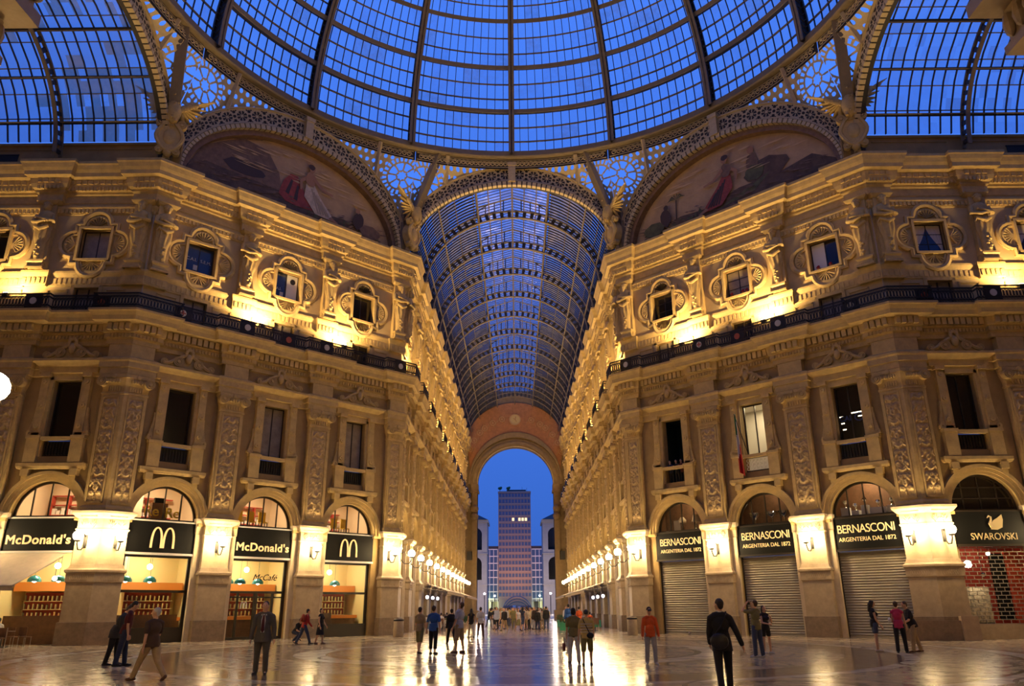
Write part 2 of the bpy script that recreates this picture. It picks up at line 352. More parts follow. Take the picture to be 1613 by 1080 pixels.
def pil_parts(kind):
    if kind in PMESH: return PMESH[kind]
    out = []; e = .4
    if kind == 'mid':
        hw = .76; P = path_mid(hw, e); panels = [(-.5, .5, None)]
    else:
        hw = 1.12; sgn = -1 if kind == 'foldL' else 1; P = path_fold(hw, e, sgn); panels = [(.12, .92, 0), (.12, .92, 1)]
    def each(fn):          # fn builds in a frame whose fold is x=0 and face runs to +x; copied for both wings of a fold
        o = MB(); fn(o)
        if kind == 'mid': return o
        q = MB(); s = 1 if kind == 'foldL' else -1
        q.put(o, Matrix.Scale(s, 4, (1, 0, 0)))
        q.put(o, Matrix.Rotation(-s * PI / 4, 4, 'Z') @ Matrix.Scale(-s, 4, (1, 0, 0)))
        return q
    base = MB().sweep(P, PIER)
    def guil(o):
        x0, x1 = (-.62, .62) if kind == 'mid' else (.1, hw - .06)
        n = int((x1 - x0) / .11)
        for i in range(n):
            x = x0 + (x1 - x0) * (i + .5) / n
            o.arc((x, 3.335), (.055, .14), (.03, .1), -e - .185, -e - .15, 8, 0, 2 * PI)
    base.put(each(guil), Matrix())
    lower = MB().sweep(P, [(.2, 0), (.2, 1.12), (.1, 1.13)])
    out.append(('plinth', lower.mesh('plinth', 'plinth')))
    up = MB().sweep(P, [(.105, 1.13)] + [(o, z) for o, z in PIER[3:]]); up.put(each(guil), Matrix())
    out.append(('pedestal', up.mesh('pedestal', 'granite')))
    blk = MB().sweep(P, [(0.04, 4.0), (.04, 5.72), (.1, 5.78), (.1, 5.85), (.05, 5.88), (.05, 6.38), (.16, 6.45), (.26, 6.58), (.32, 6.66), (.32, 6.78), (0, 6.86)])
    def fz(o):
        x0, x1 = (-.7, .7) if kind == 'mid' else (.08, 1.0)
        n = 3 if kind == 'mid' else 2
        for i in range(n):
            x = x0 + (x1 - x0) * (i + .5) / n
            for k in range(5):
                a = R(30 + 30 * k); o.tube([(x, -e - .06, 5.95), (x + .2 * math.cos(a), -e - .1, 5.95 + .36 * math.sin(a))], [.05, .03], 5)
            o.ball((x, -e - .07, 5.96), (.08, .06, .08), 8)
        for i in range(14): 
            x = x0 + (x1 - x0) * (i + .5) / 14
            o.ball((x, -e - .2, 6.5), (.035, .05, .05), 6)
    blk.put(each(fz), Matrix()); out.append(('lamp_block', blk.mesh('lamp_block', 'pale')))
    if kind == 'mid':
        jm = MB()
        for sg in (-1, 1): jm.sweep([(sg * 1.0 - .23, 0), (sg * 1.0 - .23, -.2), (sg * 1.0 + .23, -.2), (sg * 1.0 + .23, 0)], [(0, 0), (0, 5.85), (.03, 5.9), (.03, 6.4), (.12, 6.6), (.12, 6.74), (0, 6.78)])
        out.append(('jamb', jm.mesh('jamb', 'pale')))
    sh = MB().sweep(P, [(.1, 6.86), (.1, 6.98), (.02, 7.08), (0, 7.1), (0, 13.3)])
    def fr(o):
        x0, x1 = (-.62, .62) if kind == 'mid' else (.06, 1.02)
        for a, b, c, d in ((x0, x0 + .09, 7.2, 13.2), (x1 - .09, x1, 7.2, 13.2), (x0, x1, 7.2, 7.3), (x0, x1, 13.1, 13.2)): o.w(a, b, e - .02, e + .06, c, d)
    sh.put(each(fr), Matrix()); out.append(('shaft', sh.mesh('shaft', 'stone')))
    def rl(o):
        x0, x1 = (-.52, .52) if kind == 'mid' else (.16, .92)
        relief(o, x0, x1, 7.32, 13.08, -e - .005, .15, 3)
    out.append(('relief_panel', each(rl).mesh('relief_panel', 'relief', 'all')))
    cp = MB(); capital(cp, P, 13.3, 14.46, hw)
    def vv(o):
        xs = ((-.72, -1), (.72, 1)) if kind == 'mid' else ((1.06, 1),)
        for x, s in xs: volute(o, x, 14.02, e + .3, .29, s)
        x0, x1 = (-.5, .5) if kind == 'mid' else (.05, .85)
        for i in range(6):
            x = x0 + (x1 - x0) * (i + .5) / 6
            o.ball((x, -e - .2, 14.05), (.075, .09, .13), 8); o.w(x - .05, x + .05, e, e + .06, 13.5, 13.85)
        o.ball(((x0 + x1) / 2, -e - .2, 14.33), (.16, .1, .16), 8)
    cp.put(each(vv), Matrix()); out.append(('capital', cp.mesh('capital', 'stone', 35)))
    fb = MB().sweep(P, [(.02, 15.52), (.02, 16.32)], caps=True); out.append(('frieze_block', fb.mesh('frieze_block', 'stone')))
    PMESH[kind] = out; return out
def pilaster(kind, loc, rz, label, group):
    t = thing('corner_pilaster' if kind != 'mid' else 'carved_pilaster', label, 'pilaster', loc, rz, group, 'thing')
    for n, me in pil_parts(kind): link(n, me, t)
    return t
SIDE = {'left': 'left', 'right': 'right'}
for W in (DL, DR):
    w = W.side; shop = 'burger restaurant' if w == 'left' else 'silverware shop'
    pilaster('mid', W.at(3.4), W.rz, 'carved pilaster on the %s diagonal facade, between its %s' % (w, 'corner double-arch sign and name sign' if w == 'left' else 'middle and corner shop signs'), 'carved pilasters of the octagon')
    pilaster('mid', W.at(-2.85), W.rz, 'carved stone pilaster on the %s diagonal facade, nearer the main arcade' % w, 'carved pilasters of the octagon')
    pilaster('foldL' if w == 'left' else 'foldR', W.at(HALF), W.rz, 'folded double-panel corner pilaster where the %s diagonal facade meets the side arcade' % w, 'folded corner pilasters')
    pilaster('foldR' if w == 'left' else 'foldL', W.at(-HALF), W.rz, 'folded corner pilaster at the %s edge of the main arcade mouth' % w, 'folded corner pilasters')
for W in (SL, SR): pilaster('mid', W.at(6.5), W.rz, 'carved stone pilaster at the far %s edge, on the side arcade wall' % W.side, 'carved pilasters of the octagon')
for W in (AL, AR):
    for i, s in enumerate(AP): pilaster('mid', W.at(s), W.rz, 'carved pilaster on the %s wall of the main arcade, %s from its mouth' % (W.side, ORD[i]), 'pilasters of the %s arcade wall' % W.side)

# ---------------------------------------------------------------- first-floor windows with scrolled pediment
def fl_frame():
    mb = MB()
    for sg in (-1, 1):
        a, b = sorted((sg * .82, sg * 1.0)); mb.w(a, b, -.1, .14, 9.8, 14.45)
        a, b = sorted((sg * 1.0, sg * 1.42)); mb.w(a, b, 0, .3, 10.95, 14.5); mb.w(a - .06, b + .06, 0, .42, 14.4, 14.62); mb.w(a - .04, b + .04, 0, .3, 10.95, 11.15)
        for z in (14.1, 12.7, 11.5): mb.arc((sg * 1.21, z), (.14, .14), (.03, .03), -.4, -.28, 12, 0, 2 * PI)
        a, b = sorted((sg * .9, sg * 1.6)); mb.w(a, b, 0, .34, 9.45, 10.85); mb.w(a - .04, b + .06, 0, .4, 10.8, 10.98)
        for k in range(10):           # side console curling out at the foot
            t = k / 9; mb.w(*sorted((sg * 1.42, sg * (1.5 + .26 * (1 - t) ** 2))), .02, .2, 11.0 + 1.6 * t * .9, 11.0 + 1.6 * (t + .11) * .9)
        mb.arc((sg * 1.58, 11.14), (.17, .17), (.04, .04), -.26, -.05, 12, 0, 2 * PI)
        mb.w(*sorted((sg * 1.15, sg * 1.55)), 0, .4, 8.72, 9.1); mb.w(*sorted((sg * 1.2, sg * 1.5)), 0, .3, 8.5, 8.75)
    mb.w(-1.0, 1.0, 0, .14, 14.25, 14.62)
    mb.w(-.85, .85, -.05, .3, 10.72, 10.92)
    P = [(-1.55, 0), (-1.55, -.12), (1.55, -.12), (1.55, 0)]
    mb.sweep(P, [(0, 14.62), (.16, 14.66), (.16, 15.02), (.26, 15.08), (.36, 15.18), (.52, 15.28), (.52, 15.42), (0, 15.46)])
    mb.sweep([(-1.75, 0), (-1.75, -.2), (1.75, -.2), (1.75, 0)], [(0, 9.08), (.1, 9.12), (.16, 9.25), (.16, 9.42), (0, 9.46)])
    for i in range(18): mb.w(-1.5 + i * .172, -1.42 + i * .172, .2, .3, 15.08, 15.18)
    return mb
def fl_ped():
    mb = MB(); top = []
    for i in range(25):
        t = -1 + 2 * i / 24; top.append((1.5 * t, 15.46 + .16 + .72 * (math.cos(t * PI) * .5 + .5)))
    mb.plate([(-1.5, 15.44), (1.5, 15.44)] + top[::-1], -.24, .02)
    mb.tube([(x, -.3, z) for x, z in top], .11, 6)
    for sg in (-1, 1):
        volute(mb, sg * .62, 15.86, .34, .3, sg); volute(mb, sg * 1.42, 15.72, .3, .22, sg)
    for a in range(7): an = R(-10 + a * 33.3); mb.ball((.2 * math.cos(an), -.36, 16.46 + .24 * math.sin(an)), (.11, .09, .13), 8)
    mb.ball((0, -.34, 16.1), (.22, .18, .32), 10)
    return mb
FLF = fl_frame().mesh('stone_surround', 'stone'); FLP = fl_ped().mesh('scrolled_pediment', 'stone', 40)
def fl_sash(k):
    mb = MB()
    for x0, x1, z0, z1 in ((-.8, -.73, 10.85, 14.25), (.73, .8, 10.85, 14.25), (-.8, .8, 14.18, 14.25), (-.8, .8, 10.85, 10.93)) + (((-.03, .03, 10.9, 14.2),) if k else ()): mb.w(x0, x1, -.42, -.34, z0, z1)
    return mb.mesh('sash_frame', 'frame')
FLS = [fl_sash(0), fl_sash(1)]
def pane_mesh(m, hw, z0, z1, y): return MB().box(-hw, hw, y, y + .02, z0, z1).mesh('window_pane', m)
FLG = {k: pane_mesh(k, .78, 10.9, 14.22, .38) for k in ('dglass', 'bglass', 'clear')}
def grille_panel():
    mb = MB().w(-.8, .8, -.2, -.1, 9.86, 10.72)
    for i in range(9): mb.w(-.76 + i * .17, -.68 + i * .17, -.1, -.04, 9.95, 10.65)
    return mb.mesh('parapet_grille', 'iron')
FLR = grille_panel()
def fl_window(W, s, kind, label, group, parts=True):
    t = thing('pedimented_window', label, 'window', W.at(s), W.rz, group, 'thing')
    link('stone_surround', FLF, t); link('scrolled_pediment', FLP, t)
    if kind == 'open': return t
    link('sash_frame', FLS[0 if kind == 'dark' else 1], t); link('window_pane', FLG['bglass' if kind == 'blind' else 'clear' if kind == 'lit' else 'dglass'], t); 
    if kind != 'lit': link('parapet_grille', FLR, t)
    return t
G1 = 'pedimented first-floor windows'
fl_window(DL, DB[0], 'dark', 'dark pedimented window above the left arched-logo sign beside the folded pilaster', G1)
fl_window(DL, DB[1], 'blind', 'pedimented window with pale blinds above the restaurant name sign on the left diagonal', G1)
fl_window(DL, DB[2], 'blind', 'pedimented window with pale blinds nearest the main arcade on the left diagonal', G1)
w = fl_window(DR, DB[0], 'mullion', 'pedimented window with lit ceiling strips and blue letters, on the right diagonal', G1)
for k, (zz, xx, l) in enumerate(((12.55, .35, .7), (12.3, .55, .3), (12.4, -.6, .2), (12.0, -.55, .2), (11.62, -.5, .2))):
    MB().w(xx - l / 2, xx + l / 2, -.375, -.36, zz, zz + .06).build('strip_light', glow('strip_light_glow%d' % k, (1, .85, .6), 4), w)
M['bluepaint'] = mat('blue_lettering', (.03, .05, .14), .5)
text('CAI', .42, w, (-.36, .36, 12.28), 'bluepaint', .004, .01); 
MB().arc((.45, 12.3), (.28, .26), (.2, .18), .355, .365, 16, 0, 2 * PI).build('round_emblem', 'bluepaint', w)
fl_window(DR, DB[1], 'lit', 'brightly lit open window with cast-iron parapet and a flag, on the right diagonal', G1)
fl_window(DR, DB[2], 'open', 'open dark window with people leaning on its parapet, nearest the main arcade', G1)
fl_window(SL, SB[0], 'dark', 'dark pedimented window on the side arcade wall at the far left', G1)
fl_window(SR, SB[0], 'mullion', 'dark pedimented window above the swan sign at the far right', G1)
for W in (AL, AR):
    for i, s in enumerate(AB): fl_window(W, s, 'dark' if (i * 7 + (W is AL)) % 3 else 'blind', 'pedimented window on the %s arcade wall, %s from the mouth' % (W.side, ORD[i]), 'pedimented windows of the %s arcade wall' % W.side)

# ---------------------------------------------------------------- arches over the shops
def archivolt():
    mb = MB()
    for r0, r1, e0, e1 in ((1.86, 2.02, -.02, .14), (2.02, 2.22, -.02, .2), (2.22, 2.4, -.02, .28)):
        mb.arc((0, 6.6), (r0, r0), (r1, r1), -e1, -e0, 28)
        for sg in (-1, 1): mb.w(*sorted((sg * r0, sg * r1)), e0, e1, 6.45, 6.6)
    for sg in (-1, 1): mb.w(*sorted((sg * 1.86, sg * 2.44)), 0, .3, 6.3, 6.47)
    return mb
ARM = archivolt().mesh('archivolt', 'stone', 30)
def arch_glaz(cross=False):
    mb = MB().arc((0, 6.6), (1.92, 1.92), (1.78, 1.78), .32, .42, 28)
    for x in (-.95, 0, .95): mb.box(x - .035, x + .035, .33, .4, 6.6, 6.6 + math.sqrt(1.85 ** 2 - x * x))
    mb.box(-1.9, 1.9, .3, .44, 6.5, 6.64)
    if cross:
        for z in (7.2, 7.8): h = math.sqrt(1.8 ** 2 - (z - 6.6) ** 2); mb.box(-h, h, .33, .4, z - .03, z + .03)
    return mb.mesh('iron_glazing_bars', 'frame')
ARG = arch_glaz(); ARX = arch_glaz(True)
def half_disc(m, y=.37): return MB().plate([(1.85 * math.cos(PI * i / 20), 6.6 + 1.85 * math.sin(PI * i / 20)) for i in range(21)], y, y + .015).mesh('window_pane', m)
ARP = {k: half_disc(k) for k in ('clear', 'dglass')}
def arch_window(W, s, kind, label, group, cross=False):
    t = thing('arched_window', label, 'window', W.at(s), W.rz, group, 'thing')
    link('archivolt', ARM, t); link('iron_glazing_bars', ARX if cross else ARG, t); link('window_pane', ARP[kind], t); return t
G2 = 'arched mezzanine windows'
arch_window(DL, DB[0], 'clear', 'lit arched window with yellow lettering inside above the left arched-logo sign', G2)
arch_window(DL, DB[1], 'clear', 'lit arched window with red shelves above the restaurant name sign', G2)
arch_window(DL, DB[2], 'clear', 'lit arched window with yellow chairs, nearest the main arcade on the left', G2)
arch_window(DR, DB[2], 'clear', 'arched window with table lamps on show, nearest the main arcade on the right', G2)
arch_window(DR, DB[1], 'clear', 'dim arched window over the middle silverware shop sign', G2)
arch_window(DR, DB[0], 'clear', 'arched window with white display blocks, over the silverware sign nearest the corner', G2)
arch_window(SL, SB[0], 'clear', 'lit arched window above the striped awning at the far left', G2)
arch_window(SR, SB[0], 'dglass', 'dark arched window with gridded panes above the swan sign', G2, True)
for W in (AL, AR):
    for i, s in enumerate(AB): arch_window(W, s, 'dglass', 'dark arched window on the %s arcade wall, %s from the mouth' % (W.side, ORD[i]), 'arched windows of the %s arcade wall' % W.side)

# ---------------------------------------------------------------- attic windows with four-lobed frames
def lobed(hs, hz, r, n=10):
    p = []
    for cx, cz, a0 in ((0, hz, 0), (-hs, 0, 90), (0, -hz, 180), (hs, 0, 270)):
        for i in range(n + 1): a = R(a0 + 180 * i / n); p.append((cx + r * math.cos(a), cz + r * math.sin(a)))
        k = {0: (-hs, hz), 90: (-hs, -hz), 180: (hs, -hz), 270: (hs, hz)}[a0]; p.append(k)
    return p
def attic_frame():
    mb = MB(); zc = 22.95
    for hs, r, e in ((1.28, .86, .2), (1.14, .68, .12)):
        P = lobed(hs, hs + .02, r); mb.tube([(x, -e * .4, zc + z) for x, z in P], .13 if hs > 1.2 else .08, 6, closed=True, sy=1.3)
    O = lobed(1.28, 1.3, .86)
    mb.plate([(x, zc + z) for x, z in O[:len(O)]], -.05, -.0) if False else None
    for sg in (-1, 1):
        mb.w(*sorted((sg * .93, sg * 1.08)), -.1, .2, 21.8, 24.1)
        for k in range(7):
            a = R(-60 + 20 * k); mb.tube([(sg * 1.2, -.08, zc), (sg * (1.2 + .66 * math.cos(a)), -.08, zc + .6 * math.sin(a))], [.03, .075], 5)
            mb.tube([(0, -.08, zc + 1.22), (.62 * math.sin(a), -.08, zc + 1.22 + .62 * math.cos(a))], [.03, .075], 5)
            mb.tube([(0, -.08, zc - 1.22), (.62 * math.sin(a), -.08, zc - 1.22 - .62 * math.cos(a))], [.03, .075], 5)
    for z in (21.8, 23.95): mb.w(-1.08, 1.08, -.1, .2, z, z + .15)
    return mb.mesh('lobed_surround', 'stone', 40)
ATF = attic_frame()
def attic_sash(cross):
    mb = MB()
    for x0, x1, z0, z1 in ((-.93, -.86, 21.95, 23.95), (.86, .93, 21.95, 23.95), (-.93, .93, 23.88, 23.95), (-.93, .93, 21.95, 22.02), (-.03, .03, 22, 23.9)) + (((-.9, .9, 22.6, 22.64), (-.9, .9, 23.25, 23.29)) if cross else ()): mb.w(x0, x1, -.36, -.3, z0, z1)
    return mb.mesh('sash_frame', 'frame')
ATS = [attic_sash(0), attic_sash(1)]
ATG = {k: pane_mesh(k, .9, 22.0, 23.92, .33) for k in ('dglass', 'bglass', 'blueglass')}
M['curtain'] = mat('white_net_curtain', (.55, .52, .5), .9)
def curtain(sg):
    mb = MB()
    def f(u, v):
        wd = .86 * (1 - .82 * min(1, v * 1.15) ** 1.5); x = .86 - wd * u * 1.0
        return (sg * x, .318 + .012 * math.sin(u * 22), 23.88 - 1.75 * v)
    return mb.grid(f, 16, 10).mesh('net_curtain', 'curtain', 'all')
CUR = [curtain(-1), curtain(1)]
def attic_window(W, s, kind, label, group, cross=False):
    t = thing('lobed_attic_window', label, 'window', W.at(s), W.rz, group, 'thing')
    link('lobed_surround', ATF, t); link('sash_frame', ATS[cross], t); link('window_pane', ATG[kind], t); return t
G3 = 'four-lobed attic windows'
M['signwhite'] = mat('white_window_lettering', (.5, .5, .5), .6)
a = attic_window(DL, DB[0], 'blueglass', 'blue attic window with white initials and notice, nearest the folded corner on the left', G3)
text('C.A.I.', .3, a, (-.48, .29, 22.95), 'signwhite', .003); text('S.E.M.', .3, a, (.45, .29, 22.95), 'signwhite', .003); MB().w(-.32, -.05, -.3, -.285, 22.25, 22.6).build('paper_notice', 'signwhite', a)
a = attic_window(DL, DB[1], 'blueglass', 'attic window half blue and half white panel with dark disc, middle of the left diagonal', G3)
pb = MB().w(.06, .86, -.31, -.29, 22.02, 23.9).build('white_panel', 'white', a); MB().arc((.5, 23.45), (.001, .001), (.2, .2), .27, .289, 16, 0, 2 * PI).build('dark_disc', 'iron', pb)
text('A.I.', .3, a, (-.5, .29, 22.7), 'signwhite', .003); MB().w(-.4, -.15, -.3, -.285, 22.15, 22.5).build('paper_notice', 'signwhite', a)
attic_window(DL, DB[2], 'dglass', 'dark attic window nearest the main arcade on the left diagonal', G3)
attic_window(DR, DB[2], 'dglass', 'dark gridded attic window nearest the main arcade on the right diagonal', G3, True)
attic_window(DR, DB[1], 'bglass', 'attic window with pale blind and flower pots, middle of the right diagonal', G3, True)
a = attic_window(DR, DB[0], 'dglass', 'half-open attic window with a white casement and red pot, on the right diagonal', G3)
MB().w(-.85, -.02, -.31, -.28, 22.03, 23.87).build('white_casement', 'white', a)
for n, s in enumerate(SB):
    a = attic_window(SR, s, 'blueglass', 'blue attic window with parted white curtains, %s' % ('cut off at the far right edge' if n else 'right of the folded corner pilaster'), G3, True)
    for c in CUR: link('net_curtain', c, a)
    attic_window(SL, s, 'bglass' if n == 0 else 'dglass', '%s at the far left' % ('attic window with pale blinds left of the folded corner' if n == 0 else 'dark attic window cut off by the frame'), G3)
for W in (AL, AR):
    for i, s in enumerate(AB): attic_window(W, s, 'dglass', 'lobed attic window on the %s arcade wall, %s from the mouth' % (W.side, ORD[i]), 'attic windows of the %s arcade wall' % W.side)
# flower pots on attic sills
M['terracotta'] = mat('terracotta', (.45, .12, .05), .7); M['leafred'] = mat('red_blooms', (.4, .03, .04), .8); M['leaf'] = mat('green_leaves', (.04, .11, .03), .7, var=.4, scale=20)
def pot(mb): return mb.lathe([(0, 0), (.08, 0), (.11, .18), (.12, .2), (.0, .2)], 10)
POT = pot(MB()).mesh('clay_pot', 'terracotta'); BL = MB(); [BL.ball((random.uniform(-.1, .1), random.uniform(-.08, .08), .22 + random.uniform(0, .14)), .05, 6) for _ in range(14)]; BLM = BL.mesh('blooms', 'leafred')
for k, (s, lab) in enumerate(((DB[1] - .55, 'left end of the sill of the blinded attic window'), (DB[1] + .3, 'middle of the sill of the blinded attic window'), (DB[1] + .6, 'right end of the sill of the blinded attic window'), (DB[0] + .3, 'sill of the half-open attic window'), (DB[0] - .5, 'left end of the sill of the half-open attic window'))):
    t = thing('flower_pot', 'small clay flower pot on the %s' % lab, 'flower pot', DR.at(s, -.1, 21.95), DR.rz, 'flower pots on attic sills'); link('clay_pot', POT, t); link('blooms', BLM, t)

# ---------------------------------------------------------------- low attic windows and wall panels behind the balustrade
def low_frame():
    mb = MB()
    for sg in (-1, 1): mb.w(*sorted((sg * .75, sg * .95)), 0, .1, 18.25, 20.2)
    mb.w(-.95, .95, 0, .1, 20.05, 20.22)
    return mb.mesh('stone_surround', 'stone')
LOF = low_frame(); LOG = {k: pane_mesh(k, .74, 18.3, 20.04, .28) for k in ('bglass', 'dglass')}
LOS = MB().w(-.03, .03, -.28, -.22, 18.3, 20.04).w(-.75, -.69, -.28, -.22, 18.3, 20.04).w(.69, .75, -.28, -.22, 18.3, 20.04).mesh('sash_frame', 'frame')
def panel_frame():
    mb = MB()
    for a, b, c, d in ((-.62, .62, 18.35, 18.43), (-.62, .62, 19.87, 19.95), (-.62, -.54, 18.35, 19.95), (.54, .62, 18.35, 19.95)): mb.w(a, b, 0, .07, c, d)
    return mb.mesh('wall_panel_moulding', 'stone')
PNF = panel_frame()
for W, bs in ((DL, DB), (DR, DB), (SL, SB), (SR, SB), (AL, AB), (AR, AB)):
    for i, s in enumerate(bs):
        wl = {0: 'diagonal', 1: 'side arcade', 2: 'main arcade'}[0 if W in (DL, DR) else 1 if W in (SL, SR) else 2]
        t = thing('low_attic_window', 'low window behind the balustrade on the %s %s wall, %s from the corner' % (W.side, wl, ORD[len(bs) - 1 - i if wl == 'diagonal' else i]), 'window', W.at(s), W.rz, 'low windows behind the balcony', 'thing')
        link('stone_surround', LOF, t); link('window_pane', LOG['bglass' if (i + (W is DR)) % 3 < 2 else 'dglass'], t); link('sash_frame', LOS, t)
        for sg in (-1, 1):
            if wl != 'main arcade': o = link('moulding_panel', PNF, t); o.location = (sg * 1.75, 0, 0)
# blue round stickers on the last left low window
# ---------------------------------------------------------------- balustrades
def balustrade(path, name, label, lod=1):
    zb, zt = 18.25, 19.2; E0 = 0; t = thing(name, label, 'balustrade', (0, 0, 0), 0, 'wrought iron balcony balustrades', 'thing')
    rl = MB()
    for z in (zb + .04, zb + .22, zt - .2, zt): rl.sweep(path, [(E0 - .04, z - .03), (E0 + .04, z - .03), (E0 + .04, z + .03), (E0 - .04, z + .03), (E0 - .04, z - .03)])
    rl.build('hand_rail', 'iron', t)
    g = MB(); st = .19 if lod else .3
    ring = MB().arc((0, 0), (.085, .24), (.055, .2), -.015, .015, 10, 0, 2 * PI)
    sm = MB().arc((0, 0), (.06, .07), (.035, .045), -.012, .012, 6, 0, 2 * PI)
    P2 = []
    line = path
    for p, d, l in along(line, st):
        m = Matrix.Translation((p.x, p.y, 0)) @ Matrix.Rotation(math.atan2(d.y, d.x), 4, 'Z')
        g.put(ring, m @ Matrix.Translation((0, 0, 18.73)))
        if lod: g.put(sm, m @ Matrix.Translation((0, 0, 19.1))); g.put(sm, m @ Matrix.Translation((0, 0, 18.38)))
        g.put(MB().box(-l / 2 - .012, -l / 2 + .012, -.012, .012, zb, zt), m)
    g.build('ring_grille', 'iron', t); return t, line
M['medal'] = mat('painted_medallion', (.55, .5, .42), .5); M['medalr'] = mat('red_medallion', (.4, .09, .04), .5)
def medallion(t, W, s, e, m, cross=False):
    v = W.at(s, e + .03, 18.74)
    o = MB().arc((0, 0), (.001, .001), (.2, .21), -.04, .0, 16, 0, 2 * PI).build('medallion', m, t, v, W.rz)
    bk = MB().w(-.5, .5, -.04, -.01, -.44, .44).build('iron_panel', 'iron', t, v, W.rz)
    if cross: MB().w(-.16, .16, .04, .05, -.04, .04).w(-.04, .04, .04, .05, -.16, .16).build('red_cross', 'medalr', o)
for left in (True, False):
    full = side_path(left, .36); D, A, S = (DL, AL, SL) if left else (DR, AR, SR); sd = 'left' if left else 'right'
    o_ = MB().sweep(full, [(.86, 0), (.86, 1)], caps=False); off = [o_.v[2 * i][:2] for i in range(len(full))]; fp = full if left else full[::-1]; op = off if left else off[::-1]
    iA = [i for i, p in enumerate(fp) if (Vector(p) - S.at(0).to_2d()).length < .5][0]; iB = [i for i, p in enumerate(fp) if (Vector(p) - A.at(0).to_2d()).length < .5][0]
    segs = [(op[:iA + 1], 'balcony balustrade along the %s side arcade wall' % sd), (op[iA:iB + 1], 'dark iron balustrade with medallions across the %s diagonal facade' % sd), (op[iB:], 'balcony balustrade receding along the %s arcade wall' % sd)]
    for k, (pp, lab) in enumerate(segs):
        t, ln = balustrade(pp if left else pp[::-1], 'iron_balustrade', lab, k < 2)
        if k == 1:
            for s, m, c in ((7.4 if left else 7.9, 'medal', left), (.3, 'medalr', False), (3.4, 'medal', False), (-2.4, 'medal', not left), (-8.7, 'medal', False)): medallion(t, D, s, 1.22 if abs(s) > 8.5 or abs(s - 3.4) < .8 or abs(s + 2.85) < .8 else .86, m, c)
        if k == 0:
            for s, m in ((1.8, 'medalr'), (5.6, 'medal')): medallion(t, S, s, .86 if s < 5 else 1.22, m)
# ================================================================ attic statues
def statue(v):
    mb = MB(); zb = 21.75
    def rad(z):  # half width, half depth
        pts = [(0, .3, .26), (.5, .3, .26), (1.1, .34, .28), (1.5, .44, .33), (2.0, .47, .36), (2.35, .40, .32), (2.75, .46, .33), (3.05, .52, .32), (3.2, .42, .26), (3.35, .17, .17)]
        for (a, w0, d0), (b, w1, d1) in zip(pts, pts[1:]):
            if z <= b: t = (z - a) / (b - a); return w0 + (w1 - w0) * t, d0 + (d1 - d0) * t
        return pts[-1][1:]
    def f(u, q):
        z = 3.35 * q; w, d = rad(z); a = 2 * PI * u; fo = .0
        if .9 < z < 2.4: fo = .12 * math.sin(a * 9 + z * (2.2 if v else -2.2)) * min(1, (z - .9) * 2) * (1 if z < 2.2 else (2.4 - z) * 5)
        return (w * (1 + fo) * math.cos(a), -.34 + d * (1 + fo) * math.sin(a), zb + z)
    mb.grid(f, 40, 44)
    for k in range(6): z = zb + .2 + .15 * k; mb.ball((.1 * math.sin(k * 2.), -.62, z), (.11, .08, .1), 7)
    for s in (-1, 1):
        mb.tube([(s * .5, -.36, zb + 3.0), (s * .62, -.52, zb + 2.55), (s * .2, -.78, zb + 2.5 + .1 * s), (-s * .28, -.76, zb + 2.62 + .1 * s)], [.17, .15, .12, .09], 8)
        mb.ball((-s * .34, -.74, zb + 2.63 + .1 * s), (.12, .09, .08), 8)
    mb.tube([(.42, -.6, zb + 2.2), (0, -.72, zb + 1.95), (-.42, -.6, zb + 2.2), (-.5, -.5, zb + 2.0)], [.1, .14, .1, .06], 7)
    mb.ball((0, -.42, zb + 3.62), (.22, .26, .3), 14); mb.ball((0, -.62, zb + 3.48), (.1, .12, .16), 8); mb.ball((0, -.68, zb + 3.62), (.04, .07, .07), 6)
    for k in range(12): a = 2 * PI * k / 12; mb.ball((.21 * math.cos(a), -.38 + .2 * math.sin(a), zb + 3.76), (.09, .09, .09), 6)
    mb.ball((0, -.36, zb + 3.86), (.2, .22, .12), 10)
    if v: mb.ball((0, -.6, zb + 3.3), (.13, .12, .22), 8)
    return mb.mesh('figure', 'stone', 50)
STM = [statue(0), statue(1)]
cs = MB().sweep([(-.42, 0), (-.42, -.5), (.42, -.5), (.42, 0)], [(.12, 21.12), (.12, 21.25), (.02, 21.32), (.02, 21.5), (.1, 21.6), (.1, 21.72), (0, 21.78)]); CSM = cs.mesh('console', 'stone')
cs = MB().w(-.5, .5, .0, .32, 21.15, 25.85).sweep([(-.5, 0), (-.5, -.36), (.5, -.36), (.5, 0)], [(0, 25.55), (.1, 25.62), (.2, 25.75), (.2, 25.85), (0, 25.87)]); CBM = cs.mesh('backing_pilaster', 'stone')
def caryatid(W, s, k, label, group):
    t = thing('stone_caryatid', label, 'statue', W.at(s), W.rz, group, 'thing'); link('figure', STM[k % 2], t); link('console', CSM, t); link('backing_pilaster', CBM, t)
for W in (DL, DR):
    for k, s in enumerate(DP): caryatid(W, s, k + (W is DR), 'stone herm figure with folded arms on the %s diagonal attic, %s the main arcade' % (W.side, ('farther from', 'nearer to')[k]), 'attic herm statues')
    caryatid(W, HALF - .62, 0, 'stone herm figure at the %s folded corner, on the diagonal side of the pair' % W.side, 'attic herm statues')
    S, A = (SL, AL) if W is DL else (SR, AR)
    caryatid(S, .62, 1, 'stone herm figure at the %s folded corner, on the side arcade side of the pair' % W.side, 'attic herm statues'); caryatid(S, 6.5, 0, 'stone herm figure on the %s side arcade attic' % W.side, 'attic herm statues')
    caryatid(W, -HALF + .62, 1, 'stone herm figure at the %s edge of the main arcade mouth, facing the octagon' % W.side, 'attic herm statues')
    for i, s in enumerate([.62] + AP): caryatid(A, s, i, 'stone herm figure on the %s arcade attic, %s from the mouth' % (W.side, ORD[i]), 'herm statues of the %s arcade' % W.side)
